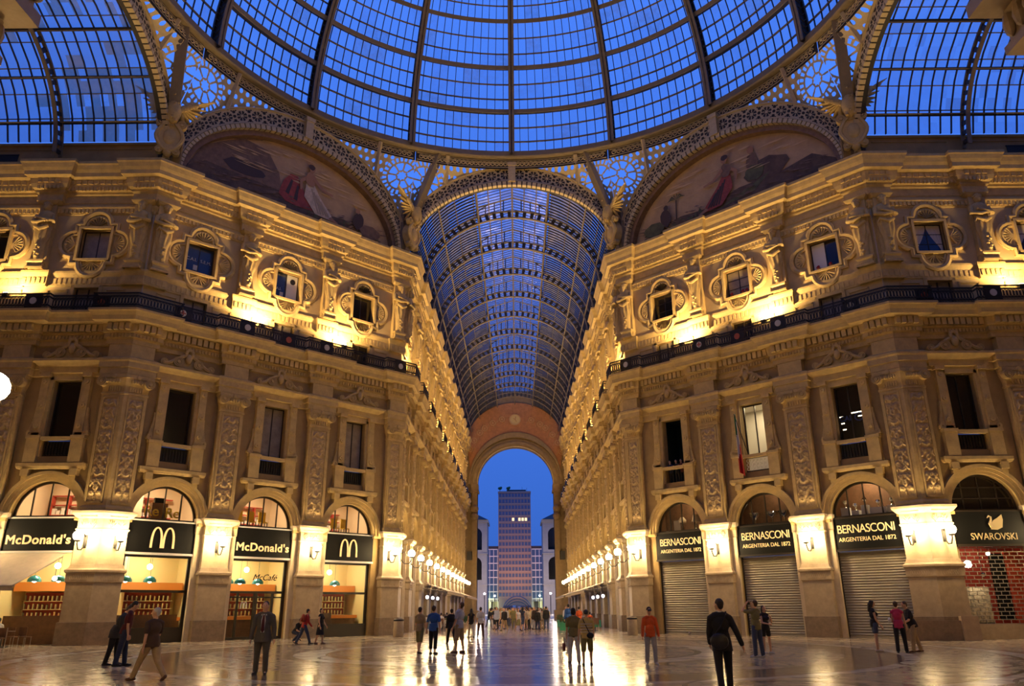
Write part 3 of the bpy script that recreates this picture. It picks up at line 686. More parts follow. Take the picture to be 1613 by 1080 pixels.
# ================================================================ arches, lunettes, dome, vaults
ZA = 28.5
ARCHES = [('main', 0, XA, WA, (8.3, 6.25), 'over the mouth of the main arcade'), ('diag', -45, 21.8, HALF, (8.6, 6.0), 'framing the left painted lunette'), ('diag', 45, 21.8, HALF, (8.6, 6.0), 'framing the right painted lunette'),
          ('side', -90, XA, WA, (8.3, 6.25), 'over the left side arcade'), ('side', 90, XA, WA, (8.3, 6.25), 'over the right side arcade')]
RD, ZR = 21.75, 37.45
def rosette_hole(q, h):
    """hole pattern on a band, q along, h across in [-.5,.5] (metres / cell)"""
    c = (q % 1.0) - .5; r = math.hypot(c, h); a = math.atan2(h, c)
    if r < .1: return False
    if r < .34: k = abs(math.sin(4 * a)); return k > .35 + 1.6 * abs(r - .23)
    if r < .4: return False
    return (math.hypot(abs(c) - .5, abs(h) - .3) < .1) or (math.hypot(abs(c) - .5, h) < .1) or (math.hypot(abs(c) - .36, abs(h) - .39) < .055)
def spandrel_keep(p, z, cx, cz, s):
    dx, dz = (p - cx) / s, (z - cz) / s; r = math.hypot(dx, dz); a = math.atan2(dz, dx)
    if r < 1.45:
        if r < .36: return not (r < .3 + .04 * math.cos(8 * a))
        if r < 1.0: k = abs(((a / (PI / 4)) % 1) - .5); return k > .5 - .12 * (1.6 - r) or r > .97 or r < .42 or k * r > .36
        if r < 1.1: return True
        return abs(((a / (PI / 12)) % 1) - .5) < .22 or r > 1.4
    u, v = (p * 1.9 + (int(z * 1.9) % 2) * .5) % 1 - .5, (z * 1.9) % 1 - .5; q = math.hypot(u, v)
    return q > .27
for nm, az, D, half, (a, b), where in ARCHES:
    rz = -R(az); org = Vector((0, YC, 0)); ar = R(az)
    O = Vector((D * math.sin(ar), YC + D * math.cos(ar), 0))
    t = thing('iron_arch', 'cream cast-iron arch band with pierced rosettes ' + where, 'arch', O, rz, 'pierced iron arches under the dome', 'thing')
    # tile rim, pierced band, backing plate
    rim = MB(); n = 64
    for i in range(n):
        a0, a1 = PI * i / n + .006, PI * (i + 1) / n - .006
        rim.arc((0, ZA), (a, b), (a + .22, b + .34), -.42, -.05, 1, a0, a1)
    rim.build('tile_rim', 'cream', t)
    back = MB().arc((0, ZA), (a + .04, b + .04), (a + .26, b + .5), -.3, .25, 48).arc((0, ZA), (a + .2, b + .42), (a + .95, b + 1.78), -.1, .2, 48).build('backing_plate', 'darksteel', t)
    ln = 0.; sm = 400; th = []; 
    for i in range(sm): 
        q = PI * (i + .5) / sm; ln += math.hypot((a + .6) * math.sin(q), (b + 1.1) * math.cos(q)) * PI / sm; th.append(ln)
    th = np.array(th); cells = round(ln / 1.12 / 2) * 2; nu = cells * 30
    def fb(u, v):
        q = PI * np.interp(u * ln, th, np.linspace(0, 1, sm)); ra, rb = a + .3 + .62 * v, b + .46 + 1.24 * v
        return (ra * math.cos(q), -.2, ZA + rb * math.sin(q))
    MB().grid(fb, nu, 30, keep=lambda u, v: v < .06 or v > .94 or not rosette_hole(u * cells, v - .5)).build('rosette_band', 'cream', t)
    edge = MB()
    for ra, rb in ((a + .28, b + .44), (a + .95, b + 1.74)): edge.arc((0, ZA), (ra - .03, rb - .03), (ra + .05, rb + .06), -.34, -.1, 48)
    edge.build('edge_moulding', 'cream', t)
    kz = ZA + b + .3
    MB().box(-.3, .3, -.55, 0, kz, kz + 1.75).box(-.36, .36, -.62, 0, kz + 1.45, kz + 1.75).build('keystone_strap', 'cream', t)
    # lattice between arch and dome ring
    def sp(u, v):
        x = -half + 2 * half * u; q = math.atan2(x, D); xt = RD * math.sin(q); et = D - RD * math.cos(q)
        zb = ZA + (b + 1.7) * math.sqrt(max(.0, 1 - (x / (a + .95)) ** 2)) if abs(x) < a + .95 else ZA; zb = max(zb, 31.2)
        return (x + (xt - x) * v, -(et) * v + .05, zb + (36.2 - zb) * v) if zb < 36.2 else (x, .05, 36.2)
    def kp(u, v):
        x, y, z = sp(u, v); zb = sp(u, 0)[2]
        if zb > 36.1: return False
        for sg in (-1, 1):
            if spandrel_keep.__call__ and sg * x > 0: return spandrel_keep(abs(x), z, half - 1.5, 34.85, 1.0)
        return True
    MB().grid(sp, 560, 130, keep=kp).build('spandrel_lattice', 'cream', t)
    for sg in (-1, 1):
        for k in (.36, ):
            lb = MB(); x = sg * half * (1 - k); q = math.atan2(x, D); zt = 37.0; zb = ZA + (b + 1.7) * math.sqrt(max(0, 1 - (x / (a + .95)) ** 2))
            lb.tube([(x, -.2, zb), (RD * math.sin(q), -(D - RD * math.cos(q)) - .2, zt)], [.17, .17], 4)
            lb.build('curved_strap', 'cream', t)
    # scroll frieze under the ring
    fr = MB(); ns = 44
    for i in range(ns):
        q = math.atan2(half, D) * (-1 + 2 * (i + .5) / ns) * .96; m = Matrix.Translation((RD * math.sin(q), -(D - RD * math.cos(q)) - .05, 36.62)) @ Matrix.Rotation(-q, 4, 'Z')
        o = MB().tube([(x, 0, z) for x, z in spiral(0, 0, .24, 1, 1.5)[::2]], .04, 4).box(-.36, .36, -.03, .03, -.34, -.28).box(-.36, .36, -.03, .03, .28, .34)
        fr.put(o, m)
    fr.build('scroll_frieze', 'cream', t)
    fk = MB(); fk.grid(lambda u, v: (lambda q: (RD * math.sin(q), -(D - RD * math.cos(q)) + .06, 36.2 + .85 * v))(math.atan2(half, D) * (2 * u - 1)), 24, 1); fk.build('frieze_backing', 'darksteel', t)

# ---------------------------------------------------------------- lunettes: plain generic landscape mosaics
M['mos_sky'] = mat('mosaic_tan_sky', (0.540, 0.360, 0.180), .6, var=.25, scale=.7, bump=.1, bscale=60)
M['mos_ground'] = mat('mosaic_brown_earth', (0.150, 0.090, 0.045), .6, var=.4, scale=1.5); M['mos_green'] = mat('mosaic_olive', (0.135, 0.128, 0.045), .6, var=.4, scale=2); M['mos_skin'] = mat('mosaic_flesh', (0.405, 0.210, 0.105), .6)
M['mos_cloud'] = mat('mosaic_pale_sky', (0.630, 0.435, 0.225), .6); M['mos_hay'] = mat('mosaic_hay', (0.480, 0.285, 0.120), .6); M['mos_fold'] = mat('mosaic_fold', (0.450, 0.345, 0.225), .6); M['mos_red'] = mat('mosaic_red', (0.390, 0.075, 0.045), .6, var=.3); M['mos_white'] = mat('mosaic_white', (0.720, 0.570, 0.390), .6, var=.3); M['mos_dark'] = mat('mosaic_dark', (0.075, 0.045, 0.030), .6); M['mos_wall'] = mat('mosaic_masonry', (0.225, 0.135, 0.075), .6, var=.3)
def blob(cx, cz, rx, rz, n=14, j=.12, seed=0):
    r = random.Random(seed + int(cx * 97 + cz * 31)); return [(cx + rx * math.cos(2 * PI * i / n) * (1 + r.uniform(-j, j)), cz + rz * math.sin(2 * PI * i / n) * (1 + r.uniform(-j, j))) for i in range(n)]
for sg, W in ((-1, DL), (1, DR)):
    sd = W.side
    t = thing('lunette_mosaic', 'half-round painted lunette %s, on the %s diagonal' % (('with a white-robed seated figure and masonry') if sg < 0 else 'with two seated figures, a palm and tan sky', sd), 'mural', W.at(0), W.rz, None, 'thing')
    MB().plate([(8.7 * math.cos(PI * i / 40), 28.3 + 6.05 * math.sin(PI * i / 40)) for i in range(41)], .5, .6).build('mosaic_field', 'mos_sky', t)
    MB().arc((0, 28.4), (8.3, 5.72), (8.75, 6.2), -.05, .55, 48).build('painted_border', 'pale' if False else 'mos_wall', t)
    mm = sg if sg > 0 else -1
    x = lambda q: q * (-sg)       # q>0 towards the main arcade
    G = MB(); G.plate([(x(q), z) for q, z in ((-8.3, 28.3), (8.3, 28.3), (8.0, 28.9), (6.2, 29.6), (4., 29.9), (2, 29.7), (-1, 30.3), (-4, 30.2), (-6.5, 30.6), (-8., 29.6))], .44, .5); G.build('painted_ground', 'mos_ground', t)
    lay = [0]
    def pl(poly, m, nm):
        lay[0] += 1; y = .44 - .008 * lay[0]; MB().plate([(x(q), z) for q, z in poly], y, y + .008).build(nm, m, t)
    if sg < 0:
        pl([(-8, 29.5), (-7.2, 31.4), (-4.5, 33.2), (-2.6, 33.0), (-1.6, 31.6), (-1.2, 30.2), (-7, 30.3)], 'mos_wall', 'painted_masonry'); pl([(-5.2, 32.8), (-3.1, 33.6), (-2.9, 34.0), (-4.4, 33.6)], 'mos_wall', 'painted_masonry')
        pl(blob(-4.2, 30.9, 1.5, .55), 'mos_dark', 'painted_figure'); fx, fz, rb = .9, 30.3, 'mos_white'
        pl([(-1.5, 30.0), (-1.2, 31.2), (-.7, 31.9), (-.1, 31.9), (.3, 31.2), (.9, 30.3), (1.3, 29.6), (.1, 29.5), (-.9, 29.6)], 'mos_red', 'painted_cloth'); pl([(-1.0, 30.3), (-.6, 31.5), (-.45, 31.4), (-.7, 30.2)], 'mos_dark', 'painted_fold'); pl([(-.3, 30.0), (-.1, 31.2), (.05, 31.1), (0, 29.9)], 'mos_dark', 'painted_fold')
    else:
        fx, fz, rb = -.2, 30.3, 'mos_red'; pl(blob(-3.2, 30.9, 1.6, .9), 'mos_ground', 'painted_rock'); pl([(-1, 29.8), (-3.5, 30.6), (-2.2, 29.6), (1, 29.2)], 'mos_green', 'painted_grass')
        pl(blob(-2.2, 31.9, .45, .75), 'mos_wall', 'painted_figure'); pl(blob(-2.2, 32.85, .26, .3), 'mos_skin', 'painted_head'); pl(blob(-2.3, 31.0, .8, .6), 'mos_green', 'painted_cloth')
        pl([(4.3, 29.8), (4.4, 29.8), (4.3, 31.4), (4.2, 31.4)], 'mos_dark', 'painted_palm')
        for k in range(6): q = R(20 + k * 28); pl([(4.25, 31.4), (4.25 + .5 * math.cos(q), 31.5 + .45 * math.sin(q)), (4.25 + .9 * math.cos(q), 31.3 + .45 * math.sin(q)), (4.25 + .5 * math.cos(q), 31.4 + .35 * math.sin(q))], 'mos_green', 'painted_frond')
    rg = random.Random(sg + 5)
    def strokes(nm, m, n, qx, zx, lx, lz, tilt=.0):
        mb = MB(); lay[0] += 1; y = .44 - .008 * lay[0]
        for _ in range(n):
            q, z, l, h = rg.uniform(*qx), rg.uniform(*zx), rg.uniform(*lx), rg.uniform(*lz)
            if ((q) / 8.0) ** 2 + ((z - 28.4) / 5.5) ** 2 > .93: continue
            mb.plate([(x(q - l), z - tilt * l), (x(q), z - h), (x(q + l), z + tilt * l), (x(q), z + h)], y, y + .007)
        mb.build(nm, m, t)
    strokes('painted_cloud_pattern', 'mos_cloud', 60, (-7, 7), (31.2, 33.8), (.3, 1.1), (.03, .09)); strokes('painted_earth_pattern', 'mos_wall', 90, (-7.5, 7.5), (28.6, 30.2), (.15, .6), (.02, .07), .2); strokes('painted_grass_pattern', 'mos_green', 50, (1, 7.2), (28.7, 29.7), (.06, .2), (.06, .25)); strokes('painted_hay_pattern', 'mos_hay', 60, (4.6, 7.2), (29.0, 30.1), (.15, .4), (.02, .05), .6)
    pl([(fx - .3, fz + 1.5), (fx + .3, fz + 1.5), (fx + .8, fz + .7), (fx + 1.9, fz - .5), (fx + 2.2, fz - 1.), (fx + .6, fz - .9), (fx - .4, fz + .2)], rb, 'painted_robe')
    for k in range(5): pl([(fx + .1 + .2 * k, fz + 1.0 - .2 * k), (fx + .2 + .2 * k, fz + 1.05 - .2 * k), (fx + .9 + .22 * k, fz - .75), (fx + .78 + .22 * k, fz - .8)], 'mos_fold' if sg < 0 else 'mos_dark', 'painted_fold')
    pl([(fx + 1.7, fz - .9), (fx + 2.5, fz - 1.15), (fx + 2.55, fz - 1.0), (fx + 1.9, fz - .7)], 'mos_skin', 'painted_foot'); pl([(fx - .2, fz + 2.1), (fx - .9, fz + 1.4), (fx - .8, fz + .6), (fx - .65, fz + .65), (fx - .65, fz + 1.3), (fx, fz + 1.8)], 'mos_skin', 'painted_arm')
    pl(blob(fx, fz + 1.7, .42, .6), 'mos_skin' if sg < 0 else 'mos_wall', 'painted_torso'); pl(blob(fx + .05, fz + 2.6, .26, .32), 'mos_skin', 'painted_head'); pl(blob(fx, fz + 2.75, .28, .22), 'mos_dark', 'painted_hair')
    pl([(fx + .3, fz + 2.), (fx + 1.1, fz + 1.3), (fx + 1.9, fz + 1.15), (fx + 1.9, fz + 1.0), (fx + 1.1, fz + 1.1), (fx + .2, fz + 1.7)], 'mos_skin', 'painted_arm')
    pl(blob(5.2, 30.1, .5, .75), 'mos_dark', 'painted_figure'); pl(blob(5.1, 30.95, .2, .24), 'mos_skin' if sg < 0 else 'mos_dark', 'painted_head'); pl(blob(6.3, 29.5, .9, .6), 'mos_green' if sg > 0 else 'mos_wall', 'painted_sheaf')

# ---------------------------------------------------------------- eagles on shields at the four corners
def eagle_parts():
    sh = MB(); O = []
    for i in range(24):
        q = 2 * PI * i / 24; O.append((.72 * math.cos(q) * (1 + .08 * math.cos(4 * q)), 30.2 + 1.0 * math.sin(q)))
    sh.plate(O, -.35, .3); sh.tube([(p[0], -.36, p[1]) for p in O], .13, 6, closed=True); sh.ball((0, -.3, 30.2), (.42, .2, .6), 12)
    for sg in (-1, 1): volute(sh, sg * .62, 31.15, .35, .3, sg); volute(sh, sg * .5, 29.2, .3, .24, sg)
    sh.ball((0, -.2, 29.1), (.3, .3, .3), 8)
    bd = MB(); bd.lathe([(0, 0), (.3, .1), (.46, .5), (.5, .9), (.4, 1.35), (.26, 1.65), (.24, 1.85), (.0, 2.05)], 12, (0, -.5, 31.1), sy=.85)
    bd.ball((0, -.62, 33.05), (.2, .26, .22), 10); bd.tube([(0, -.8, 33.08), (0, -.98, 33.02), (0, -1.02, 32.9)], [.09, .06, .01], 6)
    for sg in (-1, 1): bd.tube([(sg * .2, -.6, 31.5), (sg * .24, -.7, 31.15)], [.16, .1], 6)
    for i in range(26): q = 1.1 * i; bd.ball((.34 * math.sin(q), -.5 - .3 * abs(math.cos(q)), 31.4 + i * .045), (.1, .1, .1), 5)
    wg = []
    for sg in (-1, 1):
        w = MB()
        for k in range(9):
            u = k / 8; r0 = Vector((sg * .35, -.35, 32.3)); tip = Vector((sg * (.7 + 1.75 * (1 - u) ** .8), -.15 + .05 * k, 33.55 - 2.4 * u ** 1.3 + .15 * math.sin(u * 9)))
            d = tip - r0; w.tube([r0 + d * .02, r0 + d * .35, r0 + d * .75, tip], [.16, .22, .18, .03], 6, sy=.4)
        for k in range(6):
            u = k / 5; w.ball((sg * (.45 + .8 * u), -.42, 32.3 + .5 * u), (.22, .14, .26), 7)
        wg.append(w.mesh('wing', 'stone', 50))
    tl = MB()
    for k in range(5): tl.tube([(0, -.35, 31.6), ((k - 2) * .16, -.4, 30.95)], [.14, .1], 5, sy=.5)
    return [('shield', sh.mesh('shield', 'stone', 50)), ('body', bd.mesh('body', 'stone', 60)), ('wing', wg[0]), ('wing', wg[1]), ('tail', tl.mesh('tail', 'stone', 50))]
EG = eagle_parts()
for W, s, lab in ((DL, -HALF, 'left of the main arch'), (DR, -HALF, 'right of the main arch'), (DL, HALF, 'between the left lunette and the left side arch'), (DR, HALF, 'between the right lunette and the right side arch')):
    nx = -W.sg * (1 if s < 0 else -1)          # x side of the neighbour wall in local frame
    an = W.rz + R(22.5) * (1 if (W.sg * s) > 0 else -1)
    t = thing('stone_eagle', 'stone eagle on a shield, ' + lab, 'statue', W.at(s, .5) + Vector((0, 0, 0)), an, 'stone eagles under the dome', 'thing')
    for n, me in EG: link(n, me, t)
    st = MB().add([(sx * .34, yy, zz) for zz, y0 in ((30.8, .2), (37.2, -2.5)) for sx, yy in ((-1, y0 - .2), (1, y0 - .2), (1, y0 + .3), (-1, y0 + .3))], [(0, 3, 2, 1), (4, 5, 6, 7), (0, 1, 5, 4), (1, 2, 6, 5), (2, 3, 7, 6), (3, 0, 4, 7)]); st.box(-.6, .6, .35, .7, 28.4, 33.)
    st.build('steel_strut', 'steel', t)

# ---------------------------------------------------------------- glass dome
t = thing('glass_dome', 'great glass and iron dome under blue dusk sky', 'dome', (0, YC, 0), 0, None, 'thing')
def dp(az, el, r=RD, z0=ZR): return Vector((r * math.cos(el) * math.sin(az), r * math.cos(el) * math.cos(az), z0 + r * math.sin(el)))
EM = R(82); dst = R(10.2)
random.seed(3)
gm = MB(); gv = []
for k in range(16):
    for i in range(8):
        e0, e1 = R(10.2 * i), min(EM, R(10.2 * (i + 1)))
        for j in range(6):
            a0, a1 = R(22.5) * (k + j / 6), R(22.5) * (k + (j + 1) / 6)
            for q in range(3):
                f0, f1 = e0 + (e1 - e0) * q / 3, e0 + (e1 - e0) * (q + 1) / 3; rr = random.random()
                gm.add([dp(a0, f0), dp(a1, f0), dp(a1, f1), dp(a0, f1)], [(0, 1, 2, 3)], 0 if rr < .74 else 1 if rr < .92 else 2)
gm.build('glass_panes', ['dome0', 'dome1', 'dome2'], t)
def arcbar(mb, pts_c, outd, wd, d0, d1, m=0):
    """bar following pts with lateral half width vectors wd and radial depth d0..d1 along outd"""
    o = len(mb.v); vs = []
    for p, n, w in zip(pts_c, outd, wd):
        vs += [p + w + n * d0, p - w + n * d0, p - w + n * d1, p + w + n * d1]
    fs = []
    for i in range(len(pts_c) - 1):
        b = i * 4
        for j in range(4): fs.append((b + j, b + (j + 1) % 4, b + 4 + (j + 1) % 4, b + 4 + j))
    mb.add(vs, fs, m); return mb
for k in range(16):
    az = R(22.5 * k); els = np.linspace(-.01, EM, 30); mb = MB()
    P = [dp(az, e) for e in els]; N = [(p - Vector((0, 0, ZR))).normalized() for p in P]; tv = Vector((math.cos(az), -math.sin(az), 0))
    arcbar(mb, P, N, [tv * .24] * 30, -.85, -.78); arcbar(mb, P, N, [tv * .05] * 30, -.85, .0, 1); arcbar(mb, P, N, [tv * .2] * 30, -.1, .05, 1)
    for i in range(1, 60):
        e = EM * i / 60; p = dp(az, e); n = (p - Vector((0, 0, ZR))).normalized(); g = n.cross(tv)
        for sg in (-1, 1): mb.tube([p + n * -.74 + tv * sg * .15 + g * -.12, p + n * -.4 + tv * sg * .15 + g * .12, p + n * -.12 + tv * sg * .15 + g * -.1], .045, 4, m=1)
    mb.build('dome_rib', ['steel', 'darksteel'], t)
for i in range(1, 8):
    el = R(10.2 * i); mb = MB(); n = 96
    for (w, d0, d1, m) in ((.16, -.62, -.5, 0), (.05, -.6, 0, 1)):
        A = [R(360 * j / n) for j in range(n + 1)]; P = [dp(a, el) for a in A]; N = [(p - Vector((0, 0, ZR))).normalized() for p in P]; T = [nn.cross(Vector((math.cos(a), -math.sin(a), 0))) for nn, a in zip(N, A)]
        arcbar(mb, P, N, [q * w for q in T], d0, d1, m)
    mb.build('ring_purlin', ['steel', 'darksteel'], t)
mb = MB()
for i in range(8):
    for q in (1 / 3, 2 / 3):
        el = R(10.2 * (i + q)); n = 96
        if el > EM: continue
        A = [R(360 * j / n) for j in range(n + 1)]; P = [dp(a, el) for a in A]; N = [(p - Vector((0, 0, ZR))).normalized() for p in P]; T = [nn.cross(Vector((math.cos(a), -math.sin(a), 0))) for nn, a in zip(N, A)]
        arcbar(mb, P, N, [x * .05 for x in T], -.1, .02)
mb.build('thin_glazing_rings', 'steel', t)
mb = MB()
for k in range(16 * 12):
    if k % 12 == 0: continue
    az = R(360 * k / 192); els = np.linspace(0, R(70), 20); P = [dp(az, e) for e in els]; N = [(p - Vector((0, 0, ZR))).normalized() for p in P]; tv = Vector((math.cos(az), -math.sin(az), 0)); arcbar(mb, P, N, [tv * .022] * 20, -.09, .02)
mb.build('glazing_bars', 'darksteel', t)
MB().lathe([(RD + .1, 37.05), (RD - .4, 37.05), (RD - .48, 37.15), (RD - .48, 37.6), (RD, 37.75)], 96).build('ring_beam', 'steel', t)

# ---------------------------------------------------------------- barrel vaults
VA, VB = 8.45, 7.55
def vp(th, y, da=0., a=VA, b=VB): return Vector(((a + da) * math.cos(th), y, ZA + .1 + (b + da) * math.sin(th)))
def vault(o, rz, L, label, th0, cross, lantern, mats, seed):
    random.seed(seed)
    t = thing('glass_vault', label, 'glass vault', o, rz, 'glass barrel vaults', 'thing'); nb = int(L / BAY + .01)
    tb = 1.17                         # central lantern between th in [tb, pi-tb]
    SEG = 28; gm = MB(); ths = np.linspace(th0, PI - th0, SEG + 1); ny = nb * 12
    for i in range(SEG):
        c = (ths[i] + ths[i + 1]) / 2
        if lantern and tb < c < PI - tb: continue
        for j in range(ny):
            rr = .5 + ((-.22 if abs(c - PI / 2) > .9 else .24) if lantern else 0) + .45 * mathutils.noise.noise((i * .22 + seed, j * .09, seed)) + random.uniform(-.12, .12); y0, y1 = L * j / ny, L * (j + 1) / ny
            gm.add([vp(ths[i], y0), vp(ths[i + 1], y0), vp(ths[i + 1], y1), vp(ths[i], y1)], [(0, 1, 2, 3)], 0 if rr < .5 else 1 if rr < .68 else 2)
    hx, hz = vp(tb, 0).x, vp(tb, 0).z
    if lantern:
        for sg in (-1, 1):
            for j in range(ny):
                for q in range(3):
                    y0, y1 = L * j / ny, L * (j + 1) / ny; x0, x1 = hx * (1 - q / 3), hx * (1 - (q + 1) / 3); f = lambda x: hz + .95 + (1 - abs(x) / hx) * 1.0
                    rr = random.random(); gm.add([(sg * x0, y0, f(x0)), (sg * x1, y0, f(x1)), (sg * x1, y1, f(x1)), (sg * x0, y1, f(x0))], [(0, 1, 2, 3)], 0 if rr < .8 else 1)
            for j in range(nb): gm.add([(sg * hx, BAY * j, hz), (sg * hx, BAY * (j + 1), hz), (sg * hx, BAY * (j + 1), hz + .95), (sg * hx, BAY * j, hz + .95)], [(0, 1, 2, 3)], 0)
    gm.build('glass_panes', mats, t)
    for k in range(1, nb + 1):
        mb = MB(); n = 56; tt = np.linspace(th0 * .3, PI - th0 * .3, n + 1); y = BAY * k
        for d0, d1, w in ((-.12, 0, .1), (-.78, -.68, .12)):
            P = [vp(q, y) for q in tt]; N = [Vector((math.cos(q), 0, math.sin(q))) for q in tt]; arcbar(mb, P, N, [Vector((0, w, 0))] * (n + 1), d0, d1)
        for i in range(36):
            q0 = th0 * .3 + (PI - th0 * .6) * (i + .18) / 36; q1 = th0 * .3 + (PI - th0 * .6) * (i + .62) / 36; tq = np.linspace(q0, q1, 3)
            P = [vp(q, y) for q in tq]; N = [Vector((math.cos(q), 0, math.sin(q))) for q in tq]; arcbar(mb, P, N, [Vector((0, .05, 0))] * 3, -.69, -.11, 1)
        if lantern:
            for sg in (-1, 1):
                mb.tube([(sg * hx, y, hz - .1), (sg * hx, y, hz + .95), (0, y, hz + 1.95)], [.09, .09, .08], 4)
                mb.tube([(sg * hx, y, hz + .1), (sg * (hx - .25), y, hz + .7), (sg * (hx - .9), y, hz + 1.15)], .06, 4, m=1)
                for q in range(1, 4): x = sg * hx * q / 4; mb.tube([(x, y, vp(math.acos(x / VA), y).z), (x, y, hz + .95 + (1 - abs(x) / hx))], .05, 4, m=1)
        mb.build('truss_rib', ['steel', 'darksteel'], t)
    pu = MB(); tks = [.3, .675, tb, PI / 2, PI - tb, PI - .675, PI - .3] if lantern else [.36, .72, 1.08, PI / 2, PI - 1.08, PI - .72, PI - .36]
    for q in tks:
        P = vp(q, 0, -.62 if lantern else -.3); pu.tube([P, P + Vector((0, L, 0))], .075 if lantern else .06, 4)
        if not lantern: P = vp(q, 0, -.05); pu.tube([P, P + Vector((0, L, 0))], .12, 4, m=1)
    pu.build('purlins', ['steel', 'darksteel'], t)
    fi = MB()
    for i in range(1, SEG):
        if i % 2: continue
        if lantern and tb < ths[i] < PI - tb: continue
        P = vp(ths[i], 0, -.03); fi.tube([P, P + Vector((0, L, 0))], .045, 4)
    for j in range(1, nb * cross):
        if j % cross == 0: continue
        y = L * j / (nb * cross)
        for (q0, q1) in (((th0, tb), (PI - tb, PI - th0)) if lantern else ((th0, PI - th0),)):
            tt = np.linspace(q0, q1, 14); arcbar(fi, [vp(q, y) for q in tt], [Vector((math.cos(q), 0, math.sin(q))) for q in tt], [Vector((0, .03, 0))] * 14, -.1, .02, 1)
        if lantern:
            for sg in (-1, 1): fi.tube([(sg * hx, y, hz + .93), (0, y, hz + 1.93)], .035, 4, m=1)
    if lantern:
        for x in (-hx, -hx * .66, -hx * .33, 0, hx * .33, hx * .66, hx): fi.tube([(x, 0, hz + .93 + (1 - abs(x) / hx)), (x, L, hz + .93 + (1 - abs(x) / hx))], .05, 4)
    fi.build('glazing_bars', ['steel', 'darksteel'], t); return t
vault((0, YB + .3, 0), 0, BAY * NB, 'long glass barrel vault with truss ribs over the main arcade', .1, 12, True, ['vault0', 'vault1', 'vault2'], 5)
vault((-XA - .3, YC, 0), PI / 2, BAY * 3, 'glass barrel vault over the side arcade at upper left', .2, 9, False, ['vault1', 'vault2', 'dome2'], 9)
vault((XA + .3, YC, 0), -PI / 2, BAY * 3, 'glass barrel vault over the side arcade at upper right', .2, 9, False, ['dome1', 'vault0', 'vault1'], 12)
for W in (SL, SR):   # plain upstand carrying the side vault glass
    mb = MB().w(-1, 14.5, -.3, -.1, 28.3, 30.1) if W.sg > 0 else MB().w(-14.5, 1, -.3, -.1, 28.3, 30.1)
    for s in (3.3, 9.6): mb.w(*sorted((W.sg * (s - 2.4), W.sg * (s + 2.4))), -.1, -.04, 29.75, 29.82)
    mb.w(*sorted((0, W.sg * 14.5)), -.15, .05, 30.05, 30.2); struct(mb.build('wall_%s_upstand' % W.side, 'plaster', loc=W.o, rz=W.rz))
    t = thing('vent_hatch', 'small dark vent in the upstand under the side vault glass at the far %s' % W.side, 'vent', W.at(10.2, -.09, 28.85), W.rz, 'dark vents under the side vaults'); MB().w(-.75, .75, 0, .03, 0, .55).build('dark_opening', 'iron', t); MB().w(-.8, .8, 0, .06, .55, .6).w(-.8, .8, 0, .06, -.05, 0).build('frame_edge', 'frame', t)
